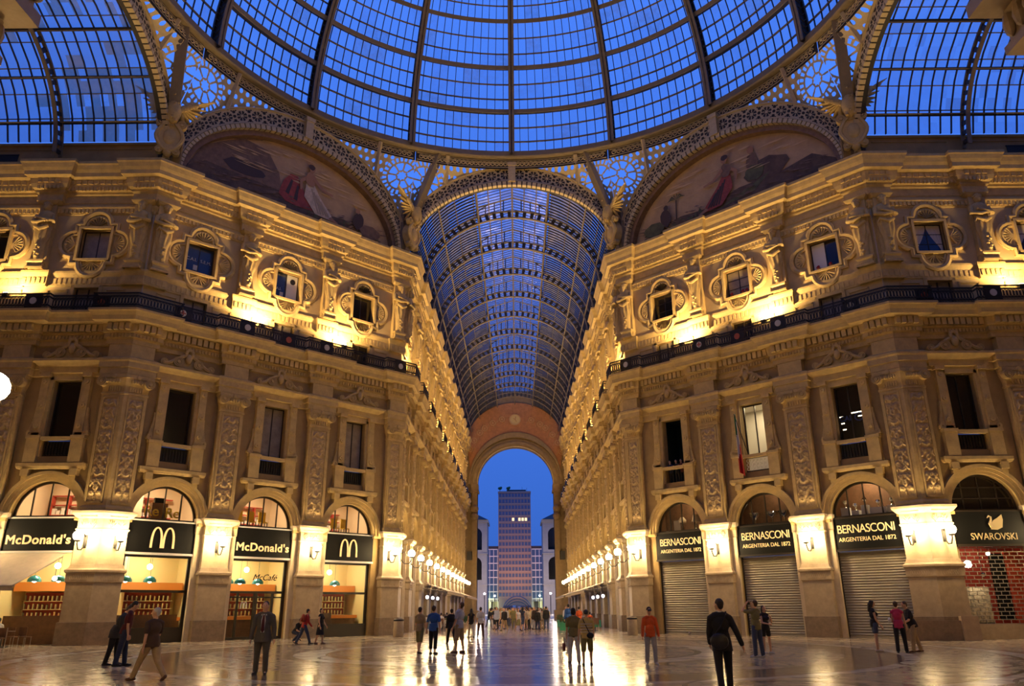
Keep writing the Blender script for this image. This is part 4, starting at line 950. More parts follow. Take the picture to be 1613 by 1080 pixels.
# ================================================================ floor
def floor_mat():
    m = bpy.data.materials.new('polished_inlaid_marble'); m.use_nodes = True; nt = m.node_tree; N = nt.nodes.new; L = nt.links.new; b = nt.nodes['Principled BSDF']
    tc = N('ShaderNodeTexCoord'); mp = N('ShaderNodeMapping'); mp.inputs['Location'].default_value = (0, -YC, 0); L(tc.outputs['Object'], mp.inputs['Vector'])
    ln = N('ShaderNodeVectorMath'); ln.operation = 'LENGTH'; L(mp.outputs[0], ln.inputs[0])
    dv = N('ShaderNodeMath'); dv.operation = 'DIVIDE'; dv.inputs[1].default_value = 24.; L(ln.outputs['Value'], dv.inputs[0])
    r = N('ShaderNodeValToRGB'); r.color_ramp.interpolation = 'CONSTANT'; cr = r.color_ramp
    A, B, C, D = (.70, .54, .33, 1), (.40, .27, .15, 1), (.11, .065, .035, 1), (.92, .77, .53, 1)
    stops = [(0, B), (.10, D), (.13, C), (.16, A), (.30, C), (.31, D), (.36, B), (.38, A), (.52, C), (.53, B), (.60, D), (.62, A), (.74, C), (.75, D), (.78, B), (.80, A), (.93, C), (.945, A)]
    cr.elements[0].color = stops[0][1]
    cr.elements[1].position = stops[1][0]; cr.elements[1].color = stops[1][1]
    for p, c in stops[2:]: e = cr.elements.new(p); e.color = c
    L(dv.outputs[0], r.inputs[0])
    # inlaid scrolls: distorted rings
    v = N('ShaderNodeTexVoronoi'); v.inputs['Scale'].default_value = .17; v.inputs['Randomness'].default_value = .35; L(tc.outputs['Object'], v.inputs['Vector'])
    r2 = N('ShaderNodeValToRGB'); r2.color_ramp.interpolation = 'CONSTANT'; e = r2.color_ramp.elements; e[0].color = (0, 0, 0, 1); e[1].position = .30; e[1].color = (1, 1, 1, 1); x = e.new(.335); x.color = (0, 0, 0, 1); x = e.new(.46); x.color = (.7, .7, .7, 1); x = e.new(.48); x.color = (0, 0, 0, 1)
    L(v.outputs['Distance'], r2.inputs[0])
    mx = N('ShaderNodeMix'); mx.data_type = 'RGBA'; mx.inputs[7].default_value = (.17, .12, .09, 1); L(r2.outputs['Color'], mx.inputs[0]); L(r.outputs['Color'], mx.inputs[6])
    n = N('ShaderNodeTexNoise'); n.inputs['Scale'].default_value = 1.7; n.inputs['Detail'].default_value = 8; n.inputs['Distortion'].default_value = 1.5; L(tc.outputs['Object'], n.inputs['Vector'])
    m2 = N('ShaderNodeMix'); m2.data_type = 'RGBA'; m2.blend_type = 'MULTIPLY'; m2.inputs[0].default_value = .55; L(mx.outputs[2], m2.inputs[6]); L(n.outputs['Fac'], m2.inputs[7])
    L(m2.outputs[2], b.inputs['Base Color'])
    rr = N('ShaderNodeMapRange'); rr.inputs[3].default_value = .1; rr.inputs[4].default_value = .25; L(n.outputs['Fac'], rr.inputs[0]); L(rr.outputs[0], b.inputs['Roughness'])
    w = N('ShaderNodeTexNoise'); w.inputs['Scale'].default_value = 1.5; w.inputs['Detail'].default_value = 3; L(tc.outputs['Object'], w.inputs['Vector'])
    bp = N('ShaderNodeBump'); bp.inputs['Strength'].default_value = .12; bp.inputs['Distance'].default_value = .03; L(w.outputs['Fac'], bp.inputs['Height']); L(bp.outputs[0], b.inputs['Normal'])
    b.inputs['Specular IOR Level'].default_value = .33
    return m
M['floor'] = floor_mat(); M['paving'] = mat('grey_piazza_paving', (.16, .15, .15), .6, var=.2, scale=1)
struct(MB().box(-60, 60, -30, YE + 2, -.3, 0).build('floor', 'floor')); struct(MB().box(-120, 120, YE + 2, 460, -.3, -.02).build('ground', 'paving'))

# ================================================================ arcade end wall
M['frieze'] = mat('painted_terracotta_frieze', (.42, .17, .055), .7, var=.25, scale=2)
M['friezelight'] = mat('painted_frieze_scroll', (.50, .28, .11), .7)
M['endstone'] = mat('brown_end_wall_stone', (.27, .175, .075), .75, var=.2, scale=1.5); M['gold'] = mat('gilt_medallion', (.55, .38, .14), .5)
H = 6.42; ZS = 21.6
mb = MB(); n = 40
for i in range(n):
    q0, q1 = PI * i / n, PI * (i + 1) / n; x0, x1 = H * math.cos(q0), H * math.cos(q1)
    for y in (0, 1.6): mb.quad((x0, y, ZS + H * math.sin(q0)), (x1, y, ZS + H * math.sin(q1)), (x1, y, 38), (x0, y, 38))
    mb.quad((x0, 0, ZS + H * math.sin(q0)), (x1, 0, ZS + H * math.sin(q1)), (x1, 1.6, ZS + H * math.sin(q1)), (x0, 1.6, ZS + H * math.sin(q0)))
for sg in (-1, 1): mb.box(*sorted((sg * H, sg * 16)), 0, 1.6, 0, 38)
struct(mb.build('wall_arcade_end', 'endstone', loc=(0, YE, 0)))
t = thing('end_arch', 'great stone archway with painted orange frieze closing the main arcade', 'archway', (0, YE, 0), 0, None, 'thing')
av = MB()
for r0, r1, e in ((6.42, 6.75, .35), (6.75, 7.25, .5), (7.25, 7.75, .25)): av.arc((0, ZS), (r0, r0), (r1, r1), -e, 0, 40)
av.arc((0, ZS), (7.75, 8.0), (8.0, 8.9), -.6, 0, 40); av.build('archivolt', 'endstone', t); MB().arc((0, ZS), (6.4, 6.4), (6.52, 6.52), -.42, 0, 40).build('bead_moulding', 'stone', t)
for sg in (-1, 1):
    j = MB().box(*sorted((sg * 6.42, sg * 7.3)), -.55, 1.6, 0, 20.2).box(*sorted((sg * 6.2, sg * 7.6)), -.8, 1.7, 20.2, 20.6).box(*sorted((sg * 6.3, sg * 7.45)), -.7, 1.7, 20.6, 21.6).box(*sorted((sg * 6.1, sg * 7.5)), -.75, 1.6, 0, 1.4)
    for z in (17.5, 16.2): j.ball((sg * 6.9, -.6, z), (.7, .6, .7), 10)
    j.build('arch_pier', 'endstone', t)
    MB().box(*sorted((sg * 7.2, sg * 8.1)), -.55, -.2, 9.2, 10.6).build('small_window_box', 'frame', t)
fz = MB(); vs = []
for i in range(41):
    q = R(16) + (PI - R(32)) * i / 40; vs.append((8.0 * math.cos(q), ZS + 8.9 * math.sin(q))); 
up = [(8.4 * math.cos(R(4) + (PI - R(8)) * i / 40), ZA + 7.3 * math.sin(R(4) + (PI - R(8)) * i / 40)) for i in range(41)]
for i in range(40): fz.quad((vs[i][0], -.3, vs[i][1]), (vs[i + 1][0], -.3, vs[i + 1][1]), (up[i + 1][0], -.3, up[i + 1][1]), (up[i][0], -.3, up[i][1]))
f = fz.build('painted_frieze', 'frieze', t)
sc = MB()
for i in range(14):
    u = (i + .5) / 14; k = int(u * 40); cx = (vs[k][0] + up[k][0]) / 2; cz = (vs[k][1] + up[k][1]) / 2
    if abs(cx) < 1.3: continue
    sc.arc((cx, cz), (.5, .5), (.38, .38), -.36, -.3, 16, 0, 2 * PI); sc.arc((cx, cz), (.2, .2), (.05, .05), -.36, -.3, 10, 0, 2 * PI)
    sc.tube([(cx - .8, -.32, cz - .5), (cx - .3, -.32, cz + .75), (cx + .3, -.32, cz - .75), (cx + .8, -.32, cz + .5)], .06, 4)
sc.build('frieze_pattern', 'friezelight', f)
md = MB().arc((0, 32.75), (.001, .001), (1.02, 1.02), -.4, -.3, 24, 0, 2 * PI).build('medallion', 'gold', t)
MB().arc((0, 32.75), (1.02, 1.02), (.84, .84), -.46, -.3, 24, 0, 2 * PI).tube([(-.3, -.42, 33.), (0, -.42, 32.75), (.25, -.42, 32.4)], .06, 4).tube([(0, -.42, 32.75), (.15, -.42, 33.3)], .06, 4).build('medallion_relief', 'friezelight', md)

# ================================================================ piazza beyond
M['tower'] = mat('tower_brick', (.33, .235, .18), .8, var=.08, scale=.4); M['towerband'] = mat('tower_bands', (.38, .27, .21), .8); M['wglass'] = mat('tower_window_glass', (.08, .13, .22), .15); M['marble'] = mat('grey_marble', (.25, .225, .225), .7, var=.12, scale=.6); M['rooftile'] = mat('dark_roof', (.05, .045, .05), .8)  # window glass: blue of the reflected sky put into its base colour
M['litwin'] = glow('lit_office_window', (1, .72, .4), 1.6); M['bluemetal'] = mat('blue_canopy_glass', (.05, .16, .32), .25, metal=.2)
t = thing('office_tower', 'tall brick office tower centred beyond the end arch', 'building', (0, 400, 0), 0, None, 'thing')
mb = MB().box(-9.2, 7.2, 0, 16, 0, 58.6); mb.build('wall', 'tower', t)
bd = MB()
for i in range(18): bd.box(-9.3, 7.3, -.15, 0, 6.5 + i * 3.05, 7.2 + i * 3.05)
for i in range(11): bd.box(-9.3 + i * 1.63, -9.0 + i * 1.63, -.12, 0, 6, 58)
bd.box(-9.5, 7.5, -.3, 16, 58.2, 58.9); bd.build('facade_bands', 'towerband', t)
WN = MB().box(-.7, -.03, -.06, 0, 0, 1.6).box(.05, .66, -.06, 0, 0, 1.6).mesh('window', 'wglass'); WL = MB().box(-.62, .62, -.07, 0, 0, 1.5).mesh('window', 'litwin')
for i in range(17):
    for j in range(10):
        lit = (i == 12 and j in (4, 6, 7, 8)) 
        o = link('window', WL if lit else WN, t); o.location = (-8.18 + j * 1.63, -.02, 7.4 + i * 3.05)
for xx in (-8.5, -4.2): MB().tube([(xx, 2, 58.8), (xx, 2, 60.2)], .12, 5).ball((xx, 2, 60.8), (1.1, .9, .8), 8).ball((xx + .6, 2, 61.2), (.6, .6, .6), 7).build('roof_tree', 'leaf', t)
MB().box(-5, 5, 3, 10, 58.9, 60.2).tube([(3, 2, 59), (3, 2, 61.5)], .06, 4).tube([(5.4, 2, 59), (5.4, 2, 61)], .06, 4).build('roof_plant', 'rooftile', t)
M['portico'] = mat('lit_portico_stone', (.55, .5, .36), .7)
for sg in (-1, 1):
    o = thing('office_block', 'low white-gridded office block %s of the tower' % ('left' if sg < 0 else 'right'), 'building', (-1 + sg * 20.3, 401, 0), 0, None, 'thing')
    MB().box(-12, 12, 0, 12, 5, 30.5).build('wall', 'marble', o); g = MB()
    for i in range(13): g.box(-12 + i * 1.95, -11.7 + i * 1.95, -.3, 0, 5, 30)
    for i in range(8): g.box(-12, 12, -.2, 0, 6 + i * 3.4, 6.5 + i * 3.4)
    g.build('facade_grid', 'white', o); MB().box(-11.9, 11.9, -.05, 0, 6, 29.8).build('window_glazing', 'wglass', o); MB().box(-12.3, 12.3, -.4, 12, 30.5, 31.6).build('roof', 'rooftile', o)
    pc = MB()
    for i in range(7): pc.box(-12 + i * 3.9, -11.2 + i * 3.9, -.5, .4, 0, 5)
    pc.box(-12, 12, 4, 4.2, 0, 5); pc.build('portico', 'portico', o)
    o = thing('arched_loggia', 'grey marble building with tall arched loggias, %s of the piazza' % ('left' if sg < 0 else 'right'), 'building', (-.5 + sg * 17.2, 260, 0), 0, None, 'thing')
    b = MB(); R2 = 2.3
    def bay(z0, z1, x0):
        zs = z1 - R2 - .9; n = 14
        for k in range(n):
            q0, q1 = PI * k / n, PI * (k + 1) / n; xa, xb = x0 + R2 * math.cos(q0), x0 + R2 * math.cos(q1)
            b.quad((xa, 0, zs + R2 * math.sin(q0)), (xb, 0, zs + R2 * math.sin(q1)), (xb, 0, z1), (xa, 0, z1)); b.quad((xa, 0, zs + R2 * math.sin(q0)), (xb, 0, zs + R2 * math.sin(q1)), (xb, 1.5, zs + R2 * math.sin(q1)), (xa, 1.5, zs + R2 * math.sin(q0)))
        for x in (x0 - R2, x0 + R2): b.quad((x, 0, z0), (x, 1.5, z0), (x, 1.5, zs), (x, 0, zs))
        b.box(x0 - R2, x0 + R2, -.1, .1, z0, z0 + 1)
    for x0 in (-4., 4.):
        for z0, z1 in ((9.5, 18.6), (18.9, 28.)): bay(z0, z1, x0)
    b.box(-8, 8, 0, 1.5, 8.6, 9.5)
    for x0 in (-8, -1.7, 6.3): b.box(x0, x0 + (1.7 if x0 != -1.7 else 3.4), 0, 1.5, 9.5, 28)
    b.box(-8, 8, 0, 1.5, 0, 8.6); b.box(-8, 8, 1.52, 14, 0, 28.8); b.box(-8, 8, 0, 1.5, 28.02, 28.8); b.build('wall', 'marble', o)
    for z0, z1 in ((9.6, 18.5), (19, 27.9)): MB().box(-7.9, 7.9, 1.4, 1.46, z0, z1).build('loggia_shade_panel', 'dglass', o)  # dark sheet behind the arches, standing in for shade inside the loggias
    [MB().box(*b_).build('string_course', 'marble', o) for b_ in ((-8.2, 8.2, -.3, 14, 18.6, 18.95), (-8.4, 8.4, -.5, 14.4, 28.8, 29.6), (-8.2, 8.2, -.3, 14, 8.8, 9.2))]; MB().lathe([(11.5, 0), (6, 2.2), (0, 2.4)], 4, (0, 7, 29.6), a0=PI / 4, a1=PI / 4 + 2 * PI).build('roof', 'rooftile', o)
t = thing('metro_canopy', 'curved blue glass canopy standing beyond the crowd', 'canopy', (.1, 215, 0), 0, None, 'thing')
c = MB()
for k in range(3): c.arc((0, .2), (4.1 - k * .35, 4.7 - k * .7), (3.95 - k * .35, 4.5 - k * .7), k * 1.6, k * 1.6 + 1.8, 20)
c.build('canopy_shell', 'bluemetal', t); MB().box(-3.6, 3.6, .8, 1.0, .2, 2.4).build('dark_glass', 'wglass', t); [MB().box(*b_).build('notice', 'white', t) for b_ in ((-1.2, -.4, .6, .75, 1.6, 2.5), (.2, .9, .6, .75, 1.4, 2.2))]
for k, (x, y) in enumerate(((-8.2, 205), (-6.6, 240), (6.8, 240), (8.6, 205), (11.0, 215), (-11, 215))):
    t = thing('street_lamp', 'small lit lamp post on the piazza, %s from the left' % ORD[(1, 2, 3, 4, 5, 0)[k]], 'street lamp', (x, y, 0), 0, 'piazza lamp posts'); MB().tube([(0, 0, 0), (0, 0, 5)], .09, 6).build('post', 'iron', t); MB().ball((0, 0, 5.25), .28, 8).build('globe', 'coolglobe', t)

# ================================================================ shops
def sign_board(W, s, label):
    t = thing('shop_sign', label, 'sign', W.at(s), W.rz, 'black fascia signs over the shops', 'thing')
    MB().w(-1.95, 1.95, -.1, .1, 4.72, 6.46).build('fascia_board', 'black', t)
    for e_, a_, b_ in ((.16, 4.62, 4.74), (.13, 6.44, 6.52)): MB().w(-1.97, 1.97, -.1, e_, a_, b_).build('fascia_trim', 'frame' if W.sg > 0 else 'white', t)
    return t
def arch_logo(t, w, h, x, z, m='signgold', y=-.1, nm='double_arch_logo'):
    mb = MB()
    for sg in (-1, 1):
        L = []; n = 16
        for i in range(n + 1):
            q = PI * i / n; cx = sg * w * .25; r = w * .25
            L.append((cx - r * math.cos(q) * 1., (h * math.sin(q) ** .62)))
        th = w * .105
        for a, b in zip(range(n), range(1, n + 1)):
            (x0, z0), (x1, z1) = L[a], L[b]; cx = sg * w * .25
            i0, i1 = (cx + (x0 - cx) * .66, z0 * .93), (cx + (x1 - cx) * .66, z1 * .93)
            mb.add([(x + p, y - q, z + r) for q in (0, .05) for p, r in ((x0, z0), (x1, z1), i1, i0)], [(0, 1, 2, 3), (4, 5, 6, 7), (0, 1, 5, 4), (2, 3, 7, 6)])
    return mb.build(nm, m, t)
s = sign_board(DL, DB[0], 'black sign with pale double-arch logo, next to the folded corner pilaster'); arch_logo(s, 1.35, 1.15, 0, 5.0)
s = sign_board(DL, DB[1], 'black sign with one line of rounded pale lettering, above the glass doors'); text("McDonald's", .66, s, (0, -.11, 5.3), 'signgold', .01, .016, sx=1.05, space=1.08)
s = sign_board(DL, DB[2], 'black sign with pale double-arch logo, nearest the main arcade'); arch_logo(s, 1.35, 1.15, 0, 5.0)
s = sign_board(SL, SB[0], 'black sign with rounded pale lettering above the awning at the far left'); text("McDonald's", .66, s, (0, -.11, 5.3), 'signgold', .01, .016, sx=1.05, space=1.08)
for k, nm in ((2, 'nearest the main arcade'), (1, 'in the middle of the three'), (0, 'nearest the folded corner pilaster')):
    s = sign_board(DR, DB[k], 'black two-line sign of the silverware shop, ' + nm); text('BERNASCONI', .66, s, (0, -.11, 5.82), 'signgold', .012, .0, sx=.86, space=.92); text('ARGENTERIA DAL 1872', .33, s, (.0, -.11, 5.25), 'signgold', .012, .0, sx=.93)
s = sign_board(SR, SB[0], 'black sign with a golden swan emblem at the far right'); text('SWAROVSKI', .5, s, (.1, -.11, 5.12), 'signgold2', .012, .003, sx=.9)
sw = MB(); sw.plate([(.0, 5.5), (.35, 5.48), (.62, 5.6), (.72, 6.0), (.7, 6.28), (.45, 6.1), (.22, 5.98), (.1, 5.86), (.05, 5.72)], -.14, -.1)
sw.tube([(.06, -.12, 5.62), (-.02, -.12, 5.8), (.08, -.12, 5.98), (.1, -.12, 6.14), (0, -.12, 6.2), (-.1, -.12, 6.1)], [.08, .07, .05, .05, .05, .02], 6); sw.build('swan_emblem', 'signgold2', s)
# shutters
def shutter_mesh():
    mb = MB(); n = 32; P = []
    for i in range(n * 4 + 1): P.append((.03 * math.sin(2 * PI * i / 4), 0.06 + 4.56 * i / (n * 4)))
    vs = [(x, y, z) for y, z in P for x in (-1.86, 1.86)]; mb.add(vs, [(2 * i, 2 * i + 1, 2 * i + 3, 2 * i + 2) for i in range(len(P) - 1)])
    mb.box(-1.86, 1.86, -.04, .04, 0, .08); return mb.mesh('ribbed_curtain', 'shutter', 60)
SHU = shutter_mesh(); SHG = [MB().box(a_, a_ + .08, -.08, .1, 0, 4.64).mesh('side_rail', 'frame') for a_ in (-1.92, 1.84)]
for k, nm in ((2, 'nearest the main arcade'), (1, 'in the middle of the three'), (0, 'nearest the folded corner pilaster')):
    t = thing('roll_shutter', 'closed ribbed metal shutter below the silverware sign ' + nm, 'shutter', DR.at(DB[k], -.25), DR.rz, 'closed roll shutters', 'thing'); link('ribbed_curtain', SHU, t); [link('side_rail', q_, t) for q_ in SHG]
# restaurant fronts
M['yellow'] = mat('yellow_wall_paint', (.74, .58, .24), .7); M['orange'] = mat('orange_counter', (.75, .25, .04), .5); M['wood'] = mat('brown_wood', (.16, .075, .035), .5, var=.3, scale=3); M['redshelf'] = mat('dark_red_shelf', (.4, .05, .03), .6); M['metalshine'] = mat('kitchen_steel', (.6, .55, .5), .2, metal=.9); M['pinkwall'] = mat('upper_room_wall', (.7, .55, .38), .8); M['lampshade'] = mat('teal_glass_shade', (.03, .22, .24), .15)
M['bulb'] = glow('pendant_bulb', (1, .9, .72), 14.); M['ylw'] = mat('yellow_chair', (.75, .5, .03), .5)
def room(W, s, z0, z1, dp, hw, wallm, floorm='wood'):
    mb = MB(); y0 = .62
    mb.quad((-hw, dp, z0), (hw, dp, z0), (hw, dp, z1), (-hw, dp, z1)); 
    for x in (-hw, hw): mb.quad((x, y0, z0), (x, dp, z0), (x, dp, z1), (x, y0, z1))
    mb.quad((-hw, y0, z1), (hw, y0, z1), (hw, dp, z1), (-hw, dp, z1)); mb.quad((-hw, y0, z0 + .01), (hw, y0, z0 + .01), (hw, dp, z0 + .01), (-hw, dp, z0 + .01), 1)
    for sg in (-1, 1): mb.quad((sg * 1.93, y0, z0), (sg * hw, y0, z0), (sg * hw, y0, z1), (sg * 1.93, y0, z1))
    o = mb.build('wall_shop_interior', [wallm, floorm], None, W.at(s), W.rz); return struct(o)
def lamp_light(loc, rz, pw, col, name='ceiling_lamp_light', size=1.6):
    l = bpy.data.lights.new(name, 'AREA'); l.shape = 'RECTANGLE'; l.size = size; l.size_y = size * .6; l.energy = pw; l.color = col; o = bpy.data.objects.new(name, l); COL.objects.link(o); o.location = loc; o.rotation_euler = (0, 0, rz); return o
PEND = (MB().lathe([(.36, -.22), (.34, -.08), (.22, .06), (.05, .12), (0, .12)], 14).tube([(0, 0, .1), (0, 0, 1.6)], .012, 4).mesh('glass_shade', 'lampshade', True), MB().ball((0, 0, -.14), .14, 8).mesh('bulb', 'bulb', True))
def pendant(W, s, e, z, lab):
    t = thing('pendant_lamp', lab, 'pendant lamp', W.at(s, e, z), W.rz, 'teal pendant lamps in the restaurant'); link('glass_shade', PEND[0], t); link('bulb', PEND[1], t)
def front(W, s, kind, lab, upper):
    t = thing('glazed_shopfront', lab, 'shop front', W.at(s), W.rz, 'restaurant shop fronts', 'thing'); f = MB()
    for x0, x1, z0, z1 in ((-1.92, -1.74, 0, 4.62), (1.74, 1.92, 0, 4.62), (-1.92, 1.92, 4.5, 4.64), (-1.92, 1.92, 2.62, 2.76)): f.box(x0, x1, .22, .34, z0, z1)
    if kind == 'door':
        for x in (-1.15, -.06, .06, 1.12): f.box(x - .06, x + .06, .22, .34, 0, 2.65)
        f.box(-1.9, 1.9, .22, .34, 0, .16); f.box(-1.9, 1.9, .22, .34, 2.36, 2.44)
    else: f.box(-1.92, 1.92, .2, .36, 0, .72); f.box(-1.92, 1.92, .18, .3, .72, .78)
    f.build('dark_frame', 'frame', t); MB().box(-1.75, 1.75, .27, .285, .1, 2.65).build('glass_pane', 'clear', t); MB().box(-1.75, 1.75, .27, .285, 2.75, 4.5).build('glass_pane', 'clear', t)
    if kind == 'door':
        text('McCafé', .52, t, (.45, .2, 3.55), 'black', .01, .0, shear=.35); arch_logo(t, .42, .4, -.75, 1.75, 'white', .2, 'small_arch_logo')
    return t
for k, (W, i, kind, lab) in enumerate(((DL, 0, 'win', 'restaurant window with pendant lamps under the left arched-logo sign'), (DL, 1, 'door', 'restaurant glass doors with script lettering, under the name sign'), (DL, 2, 'win', 'restaurant window with orange counter, nearest the main arcade'), (SL, 0, 'open', 'x'))):
    s = (SB if W is SL else DB)[i]
    room(W, s, 0, 5.6, 4.4, 2.9, 'yellow'); room(W, s, 6.52, 9.6, 5, 2.9, 'pinkwall')
    if kind != 'open': front(W, s, kind, lab, 0)
    at = lambda e, z, ds=0: W.at(s + ds, e, z)
    lamp_light(at(-2.4, 5.5), W.rz, 230, (1, .9, .66)); lamp_light(at(-2.6, 9.5), W.rz, 300, (1, .76, .46))
    wh = ('left logo window', 'glass doors', 'window nearest the arcade', 'awning at the far left')[k]
    ct = thing('serving_counter', 'orange-topped serving counter seen inside the %s' % wh, 'counter', W.at(s, -2.6), W.rz, 'counters inside the restaurant'); cb = MB().box(-2.6, 2.6, 0, .7, 0, 1.1).build('counter_body', 'wood', ct); MB().box(-2.7, 2.7, -.1, .8, 1.1, 1.3).build('counter_top', 'orange', ct)
    cn = thing('counter_canopy', 'orange band hanging over the counter inside the %s' % wh, 'canopy', W.at(s, -3.2), W.rz, 'orange canopies inside the restaurant'); MB().box(-2.8, 2.8, -.1, .1, 2.75, 3.25).build('canopy_band', 'orange', cn); MB().box(-2.8, 2.8, .1, 1.1, 3.2, 3.25).build('canopy_top', 'orange', cn)
    sh = thing('back_shelves', 'dark red shelves of glassware at the back inside the %s' % wh, 'shelves', W.at(s, -4.1), W.rz, 'shelves inside the restaurant'); MB().box(-2.7, 2.6, .05, .2, 1.2, 2.7).build('back_panel', 'redshelf', sh); ss = MB(); random.seed(k)
    for z in (1.3, 1.75, 2.2): 
        ss.box(-2.7, 2.6, -.2, .1, z, z + .04)
        for j in range(20): ss.lathe([(.06, 0), (.07, .22 + random.random() * .1), (0, .3)], 6, (-2.6 + j * .26, -.05, z + .04))
    ss.build('shelf_glassware', 'metalshine', sh)
    if k != 1: pt = thing('low_partition', 'brown wooden partition behind the glass of the %s' % wh, 'partition', W.at(s, -1.2), W.rz, 'partitions inside the restaurant'); MB().box(-1.9 if k != 2 else -2.8, 1.9 if k != 2 else -.2, 0, .1, 0, 1.45).build('wooden_panel', 'wood', pt)
    for j, ds in enumerate((-1.0, .35) if k != 1 else (-1.1, -.3, .9)): pendant(W, s + ds * W.sg, -1.9, 3.45, 'teal pendant lamp inside the %s, %s of a row' % (wh, ORD[j]))
    for j, ds in enumerate((-.7, .8)):
        gl = thing('ceiling_globe', 'white ceiling globe deep inside the %s, %s one' % (wh, ('first', 'second')[j]), 'ceiling lamp', at(-3.4, 4.15, ds * W.sg), W.rz, 'ceiling globes in the restaurant'); MB().ball((0, 0, 0), .17, 10).build('globe', 'bulb', gl); MB().tube([(0, 0, .1), (0, 0, 1.4)], .012, 4).build('cord', 'iron', gl)
    # upper room furniture
    u = thing('upper_shelf', 'red shelf unit seen through the arched window over the %s' % wh, 'shelf', W.at(s, -4.6, 6.53), W.rz, 'upper room shelves'); q = MB()
    for j in range(5): q.box(-2.5 + j, -2.4 + j, 0, .3, 0, 1.8)
    for z in (0, .6, 1.2, 1.75): q.box(-2.5, 2.1, 0, .3, z, z + .05)
    q.build('shelf_frame', 'redshelf', u); bx = MB()
    for j in range(16): bx.box(-2.4 + j * .28, -2.2 + j * .28, .05, .25, .65, .65 + .2 + .25 * random.random())
    bx.build('shelf_boxes', 'white', u)
    if k in (1, 2):
        for j, ds in enumerate((-.9, -.1, .7)):
            ch = thing('yellow_chair', 'yellow chair in the upper room over the %s, %s in its row' % (wh, ORD[j]), 'chair', W.at(s + ds * W.sg, -1.4, 6.53), W.rz, 'yellow chairs in the upper rooms')
            for n_, b_ in (('seat', (-.22, .22, 0, .4, .44, .5)), ('backrest', (-.24, .24, .38, .44, .5, 1.15))): MB().box(*b_).build(n_, 'ylw', ch)
            for lx, ly in ((-.2, .02), (.2, .02), (-.2, .38), (.2, .38)): MB().box(lx - .02, lx + .02, ly - .02, ly + .02, 0, .44).build('leg', 'iron', ch)
    if k == 0:
        q = thing('window_lettering', 'yellow upright letters standing inside the left logo arch window', 'lettering', W.at(s, -.7, 6.53), W.rz); text('Re', .8, q, (-.55, 0, .55), 'ylw', .02, .01); text('Re', .8, q, (.65, 0, .5), 'ylw', .02, .01)
        q = thing('pedestal_display', 'dark blocky display behind the yellow letters of the arch window', 'display', W.at(s, -1.1, 6.53), W.rz); MB().box(-.4, .5, 0, .4, 0, 1.1).build('stand_box', 'wood', q); MB().box(-.25, .3, .1, .3, 1.1, 1.4).build('top_box', 'black', q)
# silverware shop mezzanine displays
for k in (0, 1, 2): room(DR, DB[k], 6.52, 9.6, 2.2, 2.6, 'wood'); lamp_light(DR.at(DB[k], -1.2, 9.4), DR.rz, (150, 50, 80)[k], (1, .8, .5), size=.9)
M['shade'] = mat('cream_lamp_shade', (.7, .55, .36), .7); M['silver'] = mat('polished_silver', (.7, .66, .58), .15, metal=1)
for k, (ds, h) in enumerate(((-.25, 1.15), (.85, 1.1))):
    t = thing('table_lamp', 'table lamp with %s cream shade in the arched window nearest the main arcade' % ('round' if k == 0 else 'tall'), 'table lamp', DR.at(DB[2] + ds, -.75, 6.53), DR.rz, 'table lamps in the arched window'); MB().lathe([(.14, 0), (.05, .1), (.1, .35), (.03, .55), (.02, .7)], 10).build('lamp_base', 'silver', t, smooth=True); MB().lathe([(.3, .62), (.17, 1.1)] if k else [(.26, .62), (.27, .8), (.12, 1.0)], 12).build('lamp_shade', 'shade', t, smooth=True)
t = thing('picture_frame', 'standing picture frame in the arched window nearest the main arcade', 'picture frame', DR.at(DB[2] - .6, -.6, 6.6), DR.rz); MB().box(-.35, -.28, 0, .05, 0, .8).box(.28, .35, 0, .05, 0, .8).box(-.35, .35, 0, .05, 0, .07).box(-.35, .35, 0, .05, .73, .8).build('frame', 'wood', t); MB().box(-.3, .3, .03, .04, .05, .75).build('picture_panel', 'shade', t)
for k, (ds, w_, h) in enumerate(((-1.35, .45, .62), (-.75, .42, .42), (-.2, .38, .68), (.55, .9, .5), (1.3, .4, .55))):
    t = thing('display_block', 'white display block %s from the left in the corner arched window' % ORD[k], 'display block', DR.at(DB[0] + ds, -.7, 6.53), DR.rz, 'white display blocks'); MB().box(-w_ / 2, w_ / 2, 0, .4, 0, h).build('block_body', 'white', t); MB().lathe([(.1, 0), (.04, .08), (.05, .2), (.16, .3), (.12, .42), (0, .44)], 10, (0, .2, h)).build('silver_vase', 'silver', t, smooth=True)
for k, ds in enumerate((-1., .2, 1.0)): t = thing('silver_bowl', 'dim silver bowl %s from the left in the middle arched window' % ORD[k], 'bowl', DR.at(DB[1] + ds, -.75, 6.53), DR.rz, 'silver bowls'); MB().lathe([(.16, 0), (.06, .06), (.06, .4), (.3, .6), (.36, .8), (.0, .62)], 12).build('bowl_cup', 'silver', t, smooth=True); MB().lathe([(.2, 0), (.2, .03), (0, .03)], 12).build('foot', 'silver', t)
